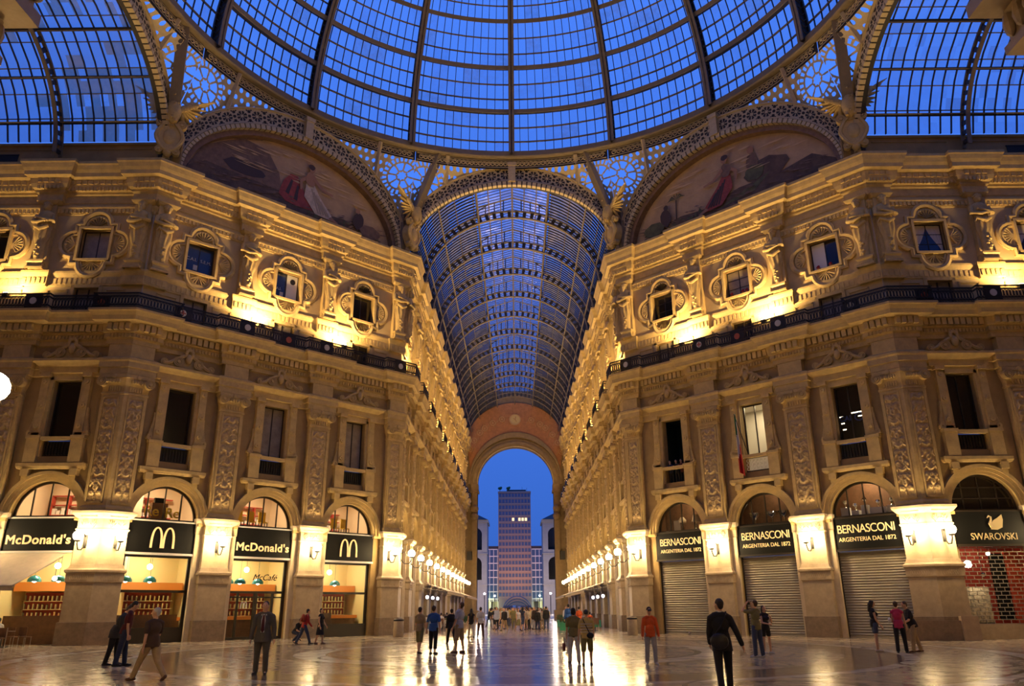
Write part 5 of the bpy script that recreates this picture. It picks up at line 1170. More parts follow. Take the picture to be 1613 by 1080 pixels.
# swan shop: grille, red interior
room(SR, SB[0], 0, 5.2, 2.6, 2.4, 'redshelf', 'wood'); lamp_light(SR.at(SB[0], -1.4, 5.0), 0, 20, (1, .62, .36))
g = MB(); z = .75; r_ = 0
while z < 4.6:
    g.box(-1.9, 1.9, .1, .13, z - .018, z + .018)
    n_ = 9
    for j in range(n_ + 1): x = -1.9 + 3.8 * (j + (.5 if r_ % 2 else 0)) / n_; g.box(x - .015, x + .015, .1, .12, z, z + .2) if x < 1.9 else None
    z += .2; r_ += 1
t = thing('security_grille', 'brick-pattern metal security grille under the swan sign', 'grille', SR.at(SB[0]), 0, None, 'thing'); g.build('grille_links', 'shutter', t); MB().box(-1.92, -1.82, .05, .2, 0, 4.64).box(1.82, 1.92, .05, .2, 0, 4.64).box(-1.9, 1.9, .0, .3, 0, .72).build('grille_frame', 'granite', t)
M['redpanel'] = mat('red_display_panel', (.6, .07, .03), .5)
for nm, lab, x0, x1, z0, z1, m in (('tall_display', 'red upright panel behind the security grille', 1.0, 1.85, .75, 4.4, 'redpanel'), ('tall_display', 'dark upright panel behind the security grille', .2, .95, 1.0, 4.3, 'black'), ('crystal_display', 'bright patterned crystal display behind the security grille', -1.6, -.2, .8, 2.6, 'litcry')):
    if m == 'litcry': M[m] = mat('sparkling_crystal_wall', (.75, .6, .38), .2, metal=.5, var=.8, scale=6)
    t = thing(nm, lab, 'display', SR.at(SB[0], -.9), 0); MB().box(x0, x1, 0, .12, z0, z1).build('panel_board', m, t); MB().box(x0 - .04, x1 + .04, -.02, .0, z0 - .06, z0).build('ledge', 'frame', t)
for k, (x, z) in enumerate(((-1.15, 3.75), (.05, 4.3), (-.45, 3.2))):
    t = thing('display_lamp', '%s lamp shining inside the swan shop' % ('large white', 'small upper', 'dull round')[k], 'lamp', SR.at(SB[0] + x, -.7, z), 0); MB().ball((0, 0, 0), (.2, .1, .14)[k], 10).build('bulb', ('bulb', 'bulb', 'silver')[k], t); MB().tube([(0, 0, .1), (0, 0, 4.9 - z)], .015, 4).build('cord', 'iron', t)
lamp_light(SR.at(SB[0] - .9, -.4, 2.9), 0, 14, (1, .9, .7), size=.4)
# lit upper room behind the flag, dark room behind the open window
room(DR, DB[1], 9.7, 14.5, 3, 2.2, 'white'); lamp_light(DR.at(DB[1], -1.7, 14.4), DR.rz, 110, (1, .78, .46)); M['dimroom'] = mat('dim_teal_room', (.03, .05, .045), .8); room(DR, DB[2], 9.7, 14.5, 3, 1.6, 'dimroom')
pt = thing('open_parapet', 'pale ring-pattern cast-iron parapet of the lit flag window', 'parapet', DR.at(DB[1]), DR.rz); q = MB()
for i in range(6):
    for j in range(3): q.arc((-.66 + i * .26, 10.05 + j * .26), (.12, .12), (.075, .075), .0, .03, 10, 0, 2 * PI)
q.build('ring_panel', 'white', pt); MB().box(-.8, .8, -.02, .05, 10.7, 10.78).box(-.8, .8, -.02, .05, 9.86, 9.92).build('rail', 'iron', pt)
# flag
M['green'] = mat('flag_green', (.02, .16, .06), .8); M['fwhite'] = mat('flag_white', (.6, .55, .5), .8); M['red'] = mat('flag_red', (.5, .03, .02), .8)
t = thing('hanging_flag', 'green, white and red flag hanging from the lit window', 'flag', DR.at(DB[1] - .65, .5, 0), DR.rz)
MB().tube([(.1, .5, 10.9), (-.25, -.25, 13.6)], .03, 6).build('flag_pole', 'iron', t); fl = MB()
fl.grid(lambda u, v: (-.28 + .1 * u + .28 * v * (u - .3) + .1 * v, -.22 - .1 * math.sin(u * 9) * (.3 + v) + .2 * v * 0, 13.4 - 3.6 * v + .5 * u * (1 - v) - .3 * u), 12, 24, mf=lambda u, v: 0 if v + .35 * u < .45 else 1 if v + .3 * u < .8 else 2)
fl.build('flag_cloth', ['green', 'fwhite', 'red'], t, smooth='all')

# ================================================================ lamps on the piers, floodlights on the balcony
LB = MB().tube([(0, 0, 5.05), (0, -.3, 4.72), (0, -.62, 4.72), (0, -.78, 5.0), (0, -.78, 5.16)], .035, 6).tube([(0, -.02, 5.4), (0, -.25, 5.55), (0, -.5, 5.2)], .022, 5).w(-.09, .09, -.02, .05, 4.85, 5.5).lathe([(.1, 5.1), (.16, 5.16), (.14, 5.22)], 10, (0, -.78, 0)).mesh('bracket', 'iron', True)
LG = MB().ball((0, -.78, 5.42), .25, 14).mesh('globe', 'globe', 'all')
def globe_lamp(loc, rz, lab, group):
    t = thing('globe_lamp', lab, 'wall lamp', loc, rz, group); link('bracket', LB, t); link('globe', LG, t)
for W in (DL, DR):
    sd = W.side
    for i, s in enumerate(DP): globe_lamp(W.at(s + (0.3 if W.sg * 1 > 0 else -.3) * 0, .44), W.rz, 'lit globe lamp on the %s diagonal, pier %s the arcade corner pier' % (sd, ('second from', 'next to')[i]), 'globe lamps of the octagon')
    globe_lamp(W.at(HALF - .6, .44), W.rz, 'lit globe lamp on the %s folded corner pier, on its diagonal face' % sd, 'globe lamps of the octagon'); S = SL if sd == 'left' else SR
    globe_lamp(S.at(.6, .44), S.rz, 'lit globe lamp on the %s folded corner pier, on its side arcade face' % sd, 'globe lamps of the octagon')
    globe_lamp(W.at(-HALF + .7, .44), W.rz, 'lit globe lamp on the %s pier of the main arcade mouth, diagonal face' % sd, 'globe lamps of the octagon')
    globe_lamp(S.at(6.5, .44), S.rz, 'lit globe lamp on the %s side arcade wall at the frame edge' % sd, 'globe lamps of the octagon')
    A = AL if sd == 'left' else AR
    for i, s in enumerate([.7] + AP): globe_lamp(A.at(s, .44), A.rz, 'lit globe lamp on the %s arcade wall, %s from the mouth' % (sd, ORD[i]), 'globe lamps along the %s arcade wall' % sd)
FX = (MB().w(-.16, .16, .98, 1.2, 19.05, 19.3).tube([(0, -.86, 19.2), (0, -1.0, 19.2)], .04, 6).mesh('housing', 'iron'), MB().w(-.13, .13, 1.0, 1.18, 19.305, 19.32).mesh('lens', 'floodlens'))
FLOODS = []
def flood(W, s, pw, lab):
    t = thing('floodlight', lab, 'floodlight', W.at(s), W.rz, 'floodlights behind the balustrades'); link('housing', FX[0], t); link('lens', FX[1], t); FLOODS.append((W, s, pw))
for W in (DL, DR):
    for i, s in enumerate(DP): flood(W, s - 1.0, 1., 'floodlight behind the balustrade of the %s diagonal, %s the main arcade' % (W.side, ('farther from', 'nearer to')[i]))
for W in (SL, SR): flood(W, 7.4, .55, 'floodlight behind the balustrade of the %s side arcade' % W.side)
for W in (AL, AR):
    for i, s in enumerate([.9] + AP): flood(W, s + .9, .5 if i < 10 else .2, 'floodlight behind the %s arcade balustrade, %s from the mouth' % (W.side, ORD[i]))
# near pier corners seen at the top corners of the picture, and the near half of the octagon
for W, rz in (('left', PI / 2), ('right', -PI / 2)):
    sg = -1 if W == 'left' else 1
    t = thing('near_pier', 'dark carved pier capital cut off at the upper %s corner of the picture' % W, 'pier', (0, 0, 0), 0, 'near piers', 'thing'); X = lambda a, b: sorted((sg * a, sg * b))
    MB().box(*X(8.75, 9.6), 9.2, 10.4, 0, 16).build('shaft', 'stone', t); q = MB().box(*X(8.35, 9.6), 9., 10.5, 10.25, 10.4).box(*X(8.45, 9.6), 9., 10.45, 10.4, 11.1).box(*X(7.95, 9.6), 8.8, 10.6, 11.1, 11.35).box(*X(8.05, 9.6), 8.8, 10.5, 11.35, 13)
    for i in range(5): q.ball((sg * 8.42, 9.3 + i * .26, 10.75), (.1, .12, .25), 8); q.ball((sg * 8.0, 9.1 + i * .34, 11.9), (.12, .15, .4), 8)
    q.build('capital', 'granite', t)
    if sg < 0:
        MB().box(-10.2, -9.13, 10.4, 12.6, 0, 7).build('lamp_block', 'pale', t); globe_lamp((-9.13, 12., -.3), PI / 2, 'lit globe lamp cut in half by the left edge of the picture', 'globe lamps of the octagon')
    struct(MB().box(*sorted((sg * 9.2, sg * 10.2)), -14, 10.4, 0, 30).build('wall_%s_near' % W, 'plaster'))
    q = 0.8; mb = MB(); a = Vector((sg * 9.2, 10.4)); b = Vector((sg * XA, YC - WA)); d = (b - a).normalized(); n = Vector((d.y, -d.x)) * sg
    mb.add([(p.x, p.y, z) for z in (0, 37) for p in (a, b, b + n * q, a + n * q)], [(0, 3, 2, 1), (4, 5, 6, 7), (0, 1, 5, 4), (1, 2, 6, 5), (2, 3, 7, 6), (3, 0, 4, 7)]); struct(mb.build('wall_%s_near_diagonal' % W, 'plaster'))
    struct(MB().box(*sorted((sg * XA, sg * 42)), YC - WA - 1, YC - WA, 0, 30).box(*sorted((sg * 41, sg * 42)), YC - WA, YC + WA, 0, 37).build('wall_%s_side_near' % W, 'plaster'))
struct(MB().box(-WA, WA, -15, -14, 0, 37).build('wall_near_end', 'plaster'))
vault((0, -14, 0), 0, 25, 'glass barrel vault over the near arcade behind the viewer', .1, 6, False, ['vault0', 'vault1', 'vault2'], 21)
# ================================================================ voxel-skinned figures
def remesh(mb, vox, it=3, name='m'):
    me = bpy.data.meshes.new('tmp'); me.from_pydata(mb.v, [], mb.f); me.update(); o = bpy.data.objects.new('tmp', me); COL.objects.link(o)
    m = o.modifiers.new('r', 'REMESH'); m.mode = 'VOXEL'; m.voxel_size = vox; m.use_smooth_shade = True
    if it: s = o.modifiers.new('s', 'SMOOTH'); s.factor = .5; s.iterations = it
    dg = bpy.context.evaluated_depsgraph_get(); out = bpy.data.meshes.new_from_object(o.evaluated_get(dg)); bpy.data.objects.remove(o); bpy.data.meshes.remove(me); out.name = name
    out.polygons.foreach_set('use_smooth', [True] * len(out.polygons)); out.materials.clear(); return out
def cap(mb, pts, rs, n=10, sy=1.):
    P = [Vector(p) for p in pts]; a, b = (P[0] - P[1]).normalized(), (P[-1] - P[-2]).normalized()
    pp = [P[0] + a * rs[0] * .95, P[0] + a * rs[0] * .6] + P + [P[-1] + b * rs[-1] * .6, P[-1] + b * rs[-1] * .95]
    return mb.tube(pp, [rs[0] * .3, rs[0] * .8] + list(rs) + [rs[-1] * .8, rs[-1] * .3], n, sy=sy)
def ldir(f, a, s): f, a = R(f), R(a); return Vector((s * math.sin(a), -math.sin(f) * math.cos(a), -math.cos(f) * math.cos(a)))
def figure(h=1.75, w=1., lean=0., legs=((0, 0), (0, 0)), arms=((3, 7, 10, 2), (3, 7, 10, 2)), head=(0, 0), top='short', bottom='long', hair='short', female=False, vox=.011, spread=3, belly=0., socks=False, seated=False):
    """returns [(part, mesh, role)] for one figure facing -y, feet on z=0; legs: (swing, knee), arms: (flex, abduct, elbow, forearm abduct) for left (+x) and right"""
    k = h / 1.75; TL = Matrix.Translation((0, 0, .93)) @ Matrix.Rotation(R(lean), 4, 'X') @ Matrix.Translation((0, 0, -.93))
    U = lambda x, y, z: TL @ Vector((x, y, z)); J = {}
    shx = .185 * w * (.9 if female else 1.); body = MB(); soles = []
    hd = Matrix.Translation(U(0, 0, 1.5)) @ Matrix.Rotation(R(lean) * .5, 4, 'X') @ Matrix.Rotation(R(head[0]), 4, 'Z') @ Matrix.Rotation(R(head[1]), 4, 'X') @ Matrix.Translation((0, 0, -1.5))
    HD = lambda x, y, z: hd @ Vector((x, y, z))
    for i, s in enumerate((1, -1)):
        f, kn = legs[i]; hip = Vector((s * .092 * (1.05 if female else 1), 0, .93)); knee = hip + ldir(f, spread, s) * .43; ank = knee + ldir(f - kn, spread * .5, s) * .42
        toe = R(min(0, f - kn + 12)) if not seated else 0; fd = Vector((s * .18, -math.cos(toe), math.sin(toe))).normalized(); J[i] = (hip, knee, ank, fd)
        fa, ab, el, fab = arms[i]; sh = U(s * shx, .0, 1.385); d1 = (TL.to_3x3() @ ldir(fa, ab, s)); el_ = sh + d1 * .29; d2 = (TL.to_3x3() @ ldir(fa + el, fab, s)); wr = el_ + d2 * .25; J[i + 2] = (sh, el_, wr, d1, d2)
    zmin = min(min((J[i][2] + J[i][3] * .17).z - .05, J[i][2].z - .085) for i in (0, 1)); sole = Vector((0, 0, -zmin))
    g = .93 if female else 1.
    def trunk(mb, q, low=.86):
        B = lambda c, r: mb.ball(tuple(U(*c)), tuple(v + q for v in r), 14, rot=TL.to_3x3())
        B((0, .005, 1.27), (.156 * w * g, .108 * w, .17)); B((0, -.03 - belly * .3, 1.10), (.135 * w * g, .1 * w + belly, .15)); B((0, .0, .98), (.155 * w * (1.06 if female else 1), .112 * w, .13))
        if female:
            for s in (-1, 1): B((s * .07, -.09, 1.28), (.065, .06, .065))
        for s in (-1, 1): cap(mb, [U(0, .012, 1.435), U(s * shx * .55, .01, 1.42), U(s * shx, .005, 1.375)], [.062 + q, .056 + q, .046 + q])
        if low < .9: mb.ball((0, 0, .9), (.15 * w + q, .11 * w + q, .09 + q), 12)
    trunk(body, -.004)
    cap(body, [U(0, .01, 1.42), U(0, -.0, 1.53)], [.064 * g, .058 * g])
    body.ball(tuple(HD(0, -.005, 1.64)), (.077, .095, .113), 14, rot=hd.to_3x3()); body.ball(tuple(HD(0, -.03, 1.575)), (.052, .06, .06), 10, rot=hd.to_3x3())
    cap(body, [HD(0, -.092, 1.655), HD(0, -.118, 1.615)], [.011, .016], 6); cap(body, [HD(-.03, -.083, 1.672), HD(.03, -.083, 1.672)], [.012, .012], 6); cap(body, [HD(-.02, -.086, 1.577), HD(.02, -.086, 1.577)], [.008, .008], 6)
    for s in (-1, 1): body.ball(tuple(HD(s * .079, .005, 1.635)), (.012, .022, .032), 8, rot=hd.to_3x3())
    for i, s in enumerate((1, -1)):
        hip, knee, ank, fd = J[i]; cap(body, [hip, hip.lerp(knee, .5), knee], [.083 * g, .073 * g, .053]); cap(body, [knee, knee.lerp(ank, .35), ank], [.052, .055, .036]); cap(body, [ank + Vector((0, 0, -.03)), ank + fd * .15 + Vector((0, 0, -.05))], [.036, .03], 8)
        sh, el, wr, d1, d2 = J[i + 2]; cap(body, [sh, sh.lerp(el, .5), el], [.052 * w * g, .046 * w * g, .037]); cap(body, [el, el.lerp(wr, .35), wr], [.037, .038 * g, .025])
        side = d2.cross(Vector((0, 1, 0))); side = Vector((0, -1, 0)) if side.length < .1 else side.normalized(); fwd = d2.cross(side).normalized()
        pm = wr + d2 * .055; cap(body, [wr, pm, pm + d2 * .03], [.024, .03, .03], 8)
        inn = Vector((-s, 0, 0)) - d2 * d2.dot(Vector((-s, 0, 0))); inn = inn.normalized() if inn.length > .05 else side; acr = d2.cross(inn).normalized()
        for q in range(4):
            o = acr * (.03 - .02 * q); L = (.068, .078, .072, .055)[q]; p0 = pm + d2 * .04 + o; cap(body, [p0, p0 + d2 * L * .5 + inn * .006, p0 + d2 * L * .9 + inn * .028], [.0095, .009, .008], 6)
        th = acr if (acr.y < 0) else -acr; p0 = pm - d2 * .02 + th * .028; cap(body, [p0, p0 + d2 * .035 + th * .018 + inn * .01, p0 + d2 * .06 + th * .02 + inn * .02], [.012, .011, .009], 6)
    out = [('body', body, 'skin', vox)]
    # shoes
    for i in (0, 1):
        hip, knee, ank, fd = J[i]; sm = MB(); dn = Vector((0, 0, -1)) + fd * fd.z; dn.normalize(); p = ank + dn * .05
        cap(sm, [p - fd * .045, p + fd * .06, p + fd * .165 - dn * -.012], [.045, .046, .036], 10)
        if socks: cap(sm, [ank + Vector((0, 0, .04)), p], [.044, .042], 8)
        out.append(('shoe', sm, 'shoe', vox * 1.1))
    # bottoms
    b = MB(); cut = {'long': 1., 'capri': .66, 'shorts': .0, 'mini': -.45, None: None, 'skirt': None, 'dress': None}[bottom]
    if cut is not None:
        b.ball((0, 0.0, .93), (.168 * w, .126 * w, .125), 14, rot=None)
        for i in (0, 1):
            hip, knee, ank, fd = J[i]; e = knee.lerp(ank, cut) if cut > 0 else hip.lerp(knee, 1 + cut + .04)
            pts = [hip, hip.lerp(knee, .5), knee.lerp(e, .0) if cut > 0 else e] + ([knee.lerp(e, .5), e] if cut > 0 else []); rs = [.1 * w, .094 * w, .078 if cut > 0 else .092] + ([.07, .068 if cut == 1 else .07] if cut > 0 else [])
            cap(b, pts, rs, 12)
    elif bottom in ('skirt', 'dress'):
        kz = (J[0][1] + J[1][1]) / 2; P = [Vector((0, 0, .99)), Vector((0, 0, .9)), Vector((0, kz.y * .5, .72)), Vector((0, kz.y, kz.z - .06))]
        b.tube(P, [.14 * w, .165 * w, .19 * w, .225 * w], 16, sy=1.)
    if bottom: out.append((({'long': 'trousers', 'capri': 'trousers', 'shorts': 'shorts', 'mini': 'shorts'}.get(bottom, 'skirt')), b, 'bottom', vox * 1.15))
    # tops
    if top:
        t = MB(); trunk(t, .016 if top != 'jacket' else .026, .86)
        if top == 'jacket':
            t.tube([U(0, 0, 1.1), U(0, 0, .95), (0, .0, .76)], [.16 * w, .186 * w, .205 * w], 18, sy=.82)
        elif top in ('short', 'long', 'sleeveless') and bottom != 'dress': t.tube([U(0, 0, 1.1), U(0, 0, .97), U(0, .0, .84)], [.15 * w, .176 * w, .186 * w], 18, sy=.8)
        for i in (0, 1):
            sh, el, wr, d1, d2 = J[i + 2]
            if top in ('short',): cap(t, [sh, sh.lerp(el, .68)], [.062 * w, .062 * w], 10)
            elif top in ('long', 'jacket'): q = .012 if top == 'long' else .017; cap(t, [sh, sh.lerp(el, .5), el], [.05 * w + q, .047 * w + q, .043 + q], 10); cap(t, [el, wr.lerp(el, .04)], [.043 + q, .034 + q], 10)
        out.append(({'jacket': 'jacket', 'sleeveless': 'top'}.get(top, 'shirt'), t, 'top', vox * 1.15))
    # hair or hat
    if hair:
        H = MB(); rt = hd.to_3x3()
        H.ball(tuple(HD(0, .022, 1.672)), (.087, .096, .097), 14, rot=rt)
        if hair == 'long':
            H.ball(tuple(HD(0, .055, 1.6)), (.09, .06, .13), 12, rot=rt); cap(H, [HD(0, .07, 1.6), U(0, .105, 1.4)], [.085, .055], 10)
            for s in (-1, 1): cap(H, [HD(s * .075, .0, 1.66), HD(s * .082, .01, 1.52)], [.024, .022], 8)
        elif hair == 'bob': H.ball(tuple(HD(0, .04, 1.62)), (.092, .075, .105), 12, rot=rt)
        elif hair == 'short': H.ball(tuple(HD(0, .045, 1.635)), (.078, .06, .092), 12, rot=rt)
        elif hair == 'cap': H.ball(tuple(HD(0, .01, 1.69)), (.092, .105, .075), 14, rot=rt)
        elif hair == 'visor': cap(H, [HD(-.045, -.1, 1.69), HD(.045, -.1, 1.69)], [.03, .03], 8); cap(H, [HD(-.03, -.13, 1.68), HD(.03, -.13, 1.68)], [.018, .018], 8); cap(H, [HD(-.05, -.095, 1.655), HD(.05, -.095, 1.655)], [.022, .022], 8)
        out.append(('cap' if hair in ('cap', 'visor') else 'hair', H, 'hair', vox))
    res = []
    for nm, m_, role, vx in out:
        m_.v = [tuple((Vector(p) + sole) * k) for p in m_.v]; res.append((nm, remesh(m_, vx * k, 2, nm), role))
    for e_ in J: J[e_] = [(q + sole) * k if j < 3 else q for j, q in enumerate(J[e_])]
    return res, J, (lambda x, y, z: (HD(x, y, z) + sole) * k), (lambda x, y, z: (U(x, y, z) + sole) * k)
CM = {}
def cmat(col, rough=.8):
    key = tuple(col) + (rough,)
    if key not in CM: CM[key] = mat('cloth_%d' % len(CM), col, rough, var=.15, scale=9)
    return CM[key]
SKIN = mat('skin', (.62, .36, .22), .55); EYE = mat('eye_dark', (.02, .015, .01), .2)
C = dict(black=(.012, .011, .012), grey=(.10, .09, .075), dgrey=(.05, .048, .045), maroon=(.09, .012, .012), brown=(.06, .033, .02), khaki=(.42, .30, .15), navy=(.02, .03, .07), jeans=(.05, .07, .13), white=(.62, .6, .58), pale=(.55, .48, .38), red=(.42, .03, .025), orange=(.75, .12, .02), olive=(.22, .19, .07), yellow=(.62, .46, .14), blue=(.03, .11, .36), lgrey=(.36, .36, .38), pink=(.55, .04, .11), green=(.06, .22, .08), dhair=(.02, .014, .01), bhair=(.07, .04, .02), whair=(.5, .47, .43), tan=(.36, .27, .14), shoe=(.03, .02, .018), wshoe=(.5, .48, .46), bshoe=(.10, .045, .025), lblue=(.42, .45, .55), cream=(.62, .52, .36))
def person(label, x, y, face, cols, group=None, z=0., **kw):
    """cols: top, bottom, hair, shoe; face in degrees, 0 = towards the viewer, positive turns to the viewer's right"""
    t = thing('person', label, 'person', (x, y, z), R(face), group); parts, J, HD, U = figure(**kw); cm = dict(zip(('top', 'bottom', 'hair', 'shoe'), cols)); cm['skin'] = None
    for nm, me, role in parts: me.materials.append(SKIN if role == 'skin' else cmat(C[cm[role]], .6 if role in ('hair', 'shoe') else .85)); link(nm, me, t)
    for s in (-1, 1): e = MB(); p = HD(s * .03, -.088, 1.655); e.ball(tuple(p), (.013, .008, .008), 8); e.build('eye', EYE, t)
    return t, J, HD, U
def held(name, label, cat, t, build, m, pname):
    """a thing carried by a person: top level, placed in the person's frame"""
    o = thing(name, label, cat, t.location, t.rotation_euler.z); build(o); return o
WALKL = ((24, 6), (-16, 14)); WALKR = ((-16, 14), (24, 6))
# --- left group
t, J, HD, U = person('man in grey suit, white shirt and dark red tie walking towards the viewer', -6.85, 22.6, 8, ('grey', 'grey', 'dhair', 'black'), h=1.88, w=1.08, legs=((6, 10), (-4, 2)), arms=((-2, 12, 12, 6), (2, 12, 12, 6)), top='jacket', bottom='long', vox=.011)
o = MB(); [o.tube([U(0, -.125, 1.44), U(0, -.162, 1.25), U(0, -.165, 1.0)], [.075, .062, .05], 8, sy=.3)]; o.build('shirt_front', cmat(C['white']), t)
o = MB(); o.tube([U(0, -.142, 1.43), U(0, -.185, 1.28), U(.0, -.195, 1.05), U(0, -.185, 1.0)], [.02, .034, .045, .01], 6, sy=.3); o.build('tie', cmat(C['maroon']), t)
o = MB()
for s in (-1, 1): o.tube([U(s * .03, -.12, 1.47), U(s * .09, -.155, 1.28), U(s * .06, -.17, 1.05)], [.03, .045, .03], 6, sy=.35)
o.build('lapels', cmat(C['grey']), t)
t, J, HD, U = person('man in maroon shirt and dark jeans standing sideways in front of the restaurant', -12.45, 26.26, 115, ('maroon', 'navy', 'dhair', 'black'), h=1.97, w=1., lean=10, legs=((8, 3), (-8, 3)), arms=((-6, 5, 14, 2), (4, 5, 14, 2)), head=(0, 22), top='short')
person('person in dark grey jacket and black trousers bent forward beside the man in maroon', -12.98, 26.7, 105, ('dgrey', 'black', 'dgrey', 'black'), h=1.92, w=1.05, lean=24, legs=((10, 4), (-6, 6)), arms=((25, 4, 30, 0), (20, 4, 40, 0)), head=(0, 25), top='jacket')
person('white-haired man in brown shirt and beige trousers striding away to the left', -9.1, 20.82, 245, ('brown', 'khaki', 'whair', 'bshoe'), h=1.8, w=1.12, legs=((28, 4), (-18, 22)), arms=((-10, 10, 12, 4), (16, 8, 26, 2)), belly=.04, head=(35, 0), top='short')
t, J, HD, U = person('person in red striped top and jeans with a backpack, walking right', -10.85, 42.15, 120, ('red', 'jeans', 'dhair', 'shoe'), h=1.76, lean=14, legs=WALKR, arms=((-10, 8, 15, 2), (25, 6, 30, 0)), top='long')
bp = thing('backpack', 'red backpack on the person in the red striped top', 'backpack', t.location, t.rotation_euler.z); b_ = MB(); p = U(0, .17, 1.27); b_.ball(tuple(p), (.15, .1, .21), 12); b_.ball(tuple(U(0, .24, 1.18)), (.11, .06, .11), 10); link('bag_body', remesh(b_, .014, 2), bp).data.materials.append(cmat((.4, .07, .03)))
o = MB()
for s in (-1, 1): o.tube([U(s * .1, .13, 1.42), U(s * .12, -.02, 1.48), U(s * .12, -.13, 1.36), U(s * .12, -.1, 1.2), U(s * .11, .1, 1.14)], .018, 5)
o.build('shoulder_straps', cmat(C['dgrey']), bp)
person('person in black crouching against the pier by the restaurant doors', -11.7, 43.6, 60, ('black', 'navy', 'dhair', 'shoe'), h=1.72, lean=38, legs=((95, 128), (70, 120)), arms=((60, 5, 50, -10), (50, 5, 60, -10)), top='short')
person('woman in sleeveless black dress standing by the restaurant window', -9.97, 42.02, 70, ('black', 'black', 'dhair', 'bshoe'), h=1.72, female=True, legs=((8, 4), (-8, 6)), arms=((10, 6, 25, 4), (5, 6, 15, 4)), top='sleeveless', bottom='dress', hair='bob')
# --- centre
person('man in blue T-shirt and black three-quarter trousers seen from behind', -3.11, 32., 160, ('blue', 'black', 'bhair', 'shoe'), h=1.77, w=1.05, legs=((3, 2), (-6, 4)), arms=((-5, 16, 15, 10), (-10, 14, 10, 8)), top='short', bottom='capri')
person('person in olive shorts half hidden behind the man in blue T-shirt', -3.72, 32.6, 150, ('tan', 'olive', 'dhair', 'shoe'), h=1.73, legs=((10, 4), (-10, 6)), arms=((10, 10, 30, 5), (5, 10, 20, 5)), top='short', bottom='shorts')
t, J, HD, U = person('tall man in pale shirt and khaki shorts looking upwards', -2.16, 32.78, 245, ('lblue', 'khaki', 'bhair', 'bshoe'), h=1.93, w=1.04, legs=((6, 3), (-6, 3)), arms=((4, 8, 20, 4), (0, 8, 8, 4)), head=(0, -28), top='short', bottom='shorts')
person('person in dark clothes walking beside the tall man in khaki shorts', -3.1, 40.4, 200, ('black', 'black', 'dhair', 'shoe'), h=1.7, legs=WALKL, top='jacket')
person('woman in olive top and white trousers walking away with a dark handbag', 1.98, 26.39, 184, ('olive', 'white', 'dhair', 'bshoe'), h=1.66, w=1.1, female=True, legs=((10, 4), (-8, 8)), arms=((5, 8, 10, 2), (0, 10, 8, 4)), top='short', hair='bob')
hb = thing('handbag', 'dark handbag hanging from the hand of the woman in olive', 'handbag', (1.66, 26.33, 0), 0); b_ = MB(); b_.ball((0, 0, .48), (.06, .12, .15), 10); link('bag_body', remesh(b_, .012, 2), hb).data.materials.append(cmat(C['maroon'])); MB().tube([(0, -.07, .58), (0, -.03, .76), (0, .03, .76), (0, .07, .58)], .01, 5).build('handle', cmat(C['black']), hb)
t, J, HD, U = person('woman in yellow striped blouse, shorts and dark cap walking away', 2.32, 25.48, 176, ('yellow', 'olive', 'dgrey', 'dgrey'), h=1.6, w=1.1, female=True, legs=((-6, 4), (8, 4)), arms=((2, 14, 20, 6), (6, 10, 10, 2)), top='short', bottom='shorts', hair='cap')
for q in range(4): MB().lathe([(.198, 0), (.2, .02), (.198, .04)], 20, (0, .0, 0), sy=.78).build('pale_stripe', cmat(C['cream']), t, tuple(U(0, -.002, 1.02 + .085 * q)))
sb = thing('shoulder_bag', 'dark bag slung across the back of the woman in yellow', 'shoulder bag', t.location, t.rotation_euler.z); b_ = MB(); b_.ball(tuple(U(-.12, .18, .93)), (.12, .06, .09), 10); link('bag_body', remesh(b_, .012, 2), sb).data.materials.append(cmat(C['black'])); MB().tube([U(-.1, .17, 1.0), U(0, .165, 1.2), U(.1, .12, 1.42), U(.12, 0, 1.49), U(.08, -.15, 1.3), U(-.1, -.17, 1.0), U(-.2, 0, .95)], .014, 5).build('strap', cmat(C['black']), sb)
# --- right group
t, J, HD, U = person('boy in bright orange sweater, grey trousers and dark visor', 4.31, 25.58, 2, ('orange', 'lgrey', 'dgrey', 'wshoe'), h=1.66, legs=((6, 6), (-6, 4)), arms=((2, 11, 10, 5), (2, 11, 10, 5)), top='long', hair='visor', head=(0, 8))
H_ = MB(); H_.ball(tuple(HD(0, .02, 1.68)), (.084, .09, .09), 12); link('hair', remesh(H_, .012, 1), t).data.materials.append(cmat(C['dhair']))
t, J, HD, U = person('man in black suit striding away, nearest figure on the right', 4.49, 17.4, 176, ('black', 'black', 'dhair', 'black'), h=1.84, w=1.02, legs=((-14, 12), (16, 4)), arms=((10, 8, 28, -6), (-12, 22, 12, 20)), head=(38, 0), top='jacket')
MB().lathe([(.062, 0), (.066, .03), (.06, .05)], 14).build('white_collar', cmat(C['white']), t, tuple(U(0, .005, 1.475)))
sb = thing('shoulder_bag', 'black satchel on the back of the man in the black suit', 'shoulder bag', t.location, t.rotation_euler.z); b_ = MB(); b_.ball(tuple(U(.08, .2, .95)), (.2, .06, .17), 12); link('bag_body', remesh(b_, .014, 2), sb).data.materials.append(cmat((.02, .018, .016), .4)); MB().tube([U(.2, .18, 1.05), U(.05, .175, 1.2), U(-.1, .12, 1.44), U(-.13, 0, 1.5), U(-.1, -.15, 1.35), U(.1, -.17, 1.1), U(.24, .0, .98)], .02, 5).ball(tuple(U(-.02, .18, 1.19)), .022, 8).build('strap', cmat(C['black']), sb)
t, J, HD, U = person('man in olive shirt and jeans raising both arms to his face', 8.54, 28.7, 215, ('olive', 'jeans', 'bhair', 'wshoe'), h=1.88, legs=((3, 2), (-3, 2)), arms=((95, 22, 95, -38), (95, 22, 95, -38)), top='short', head=(0, -10))
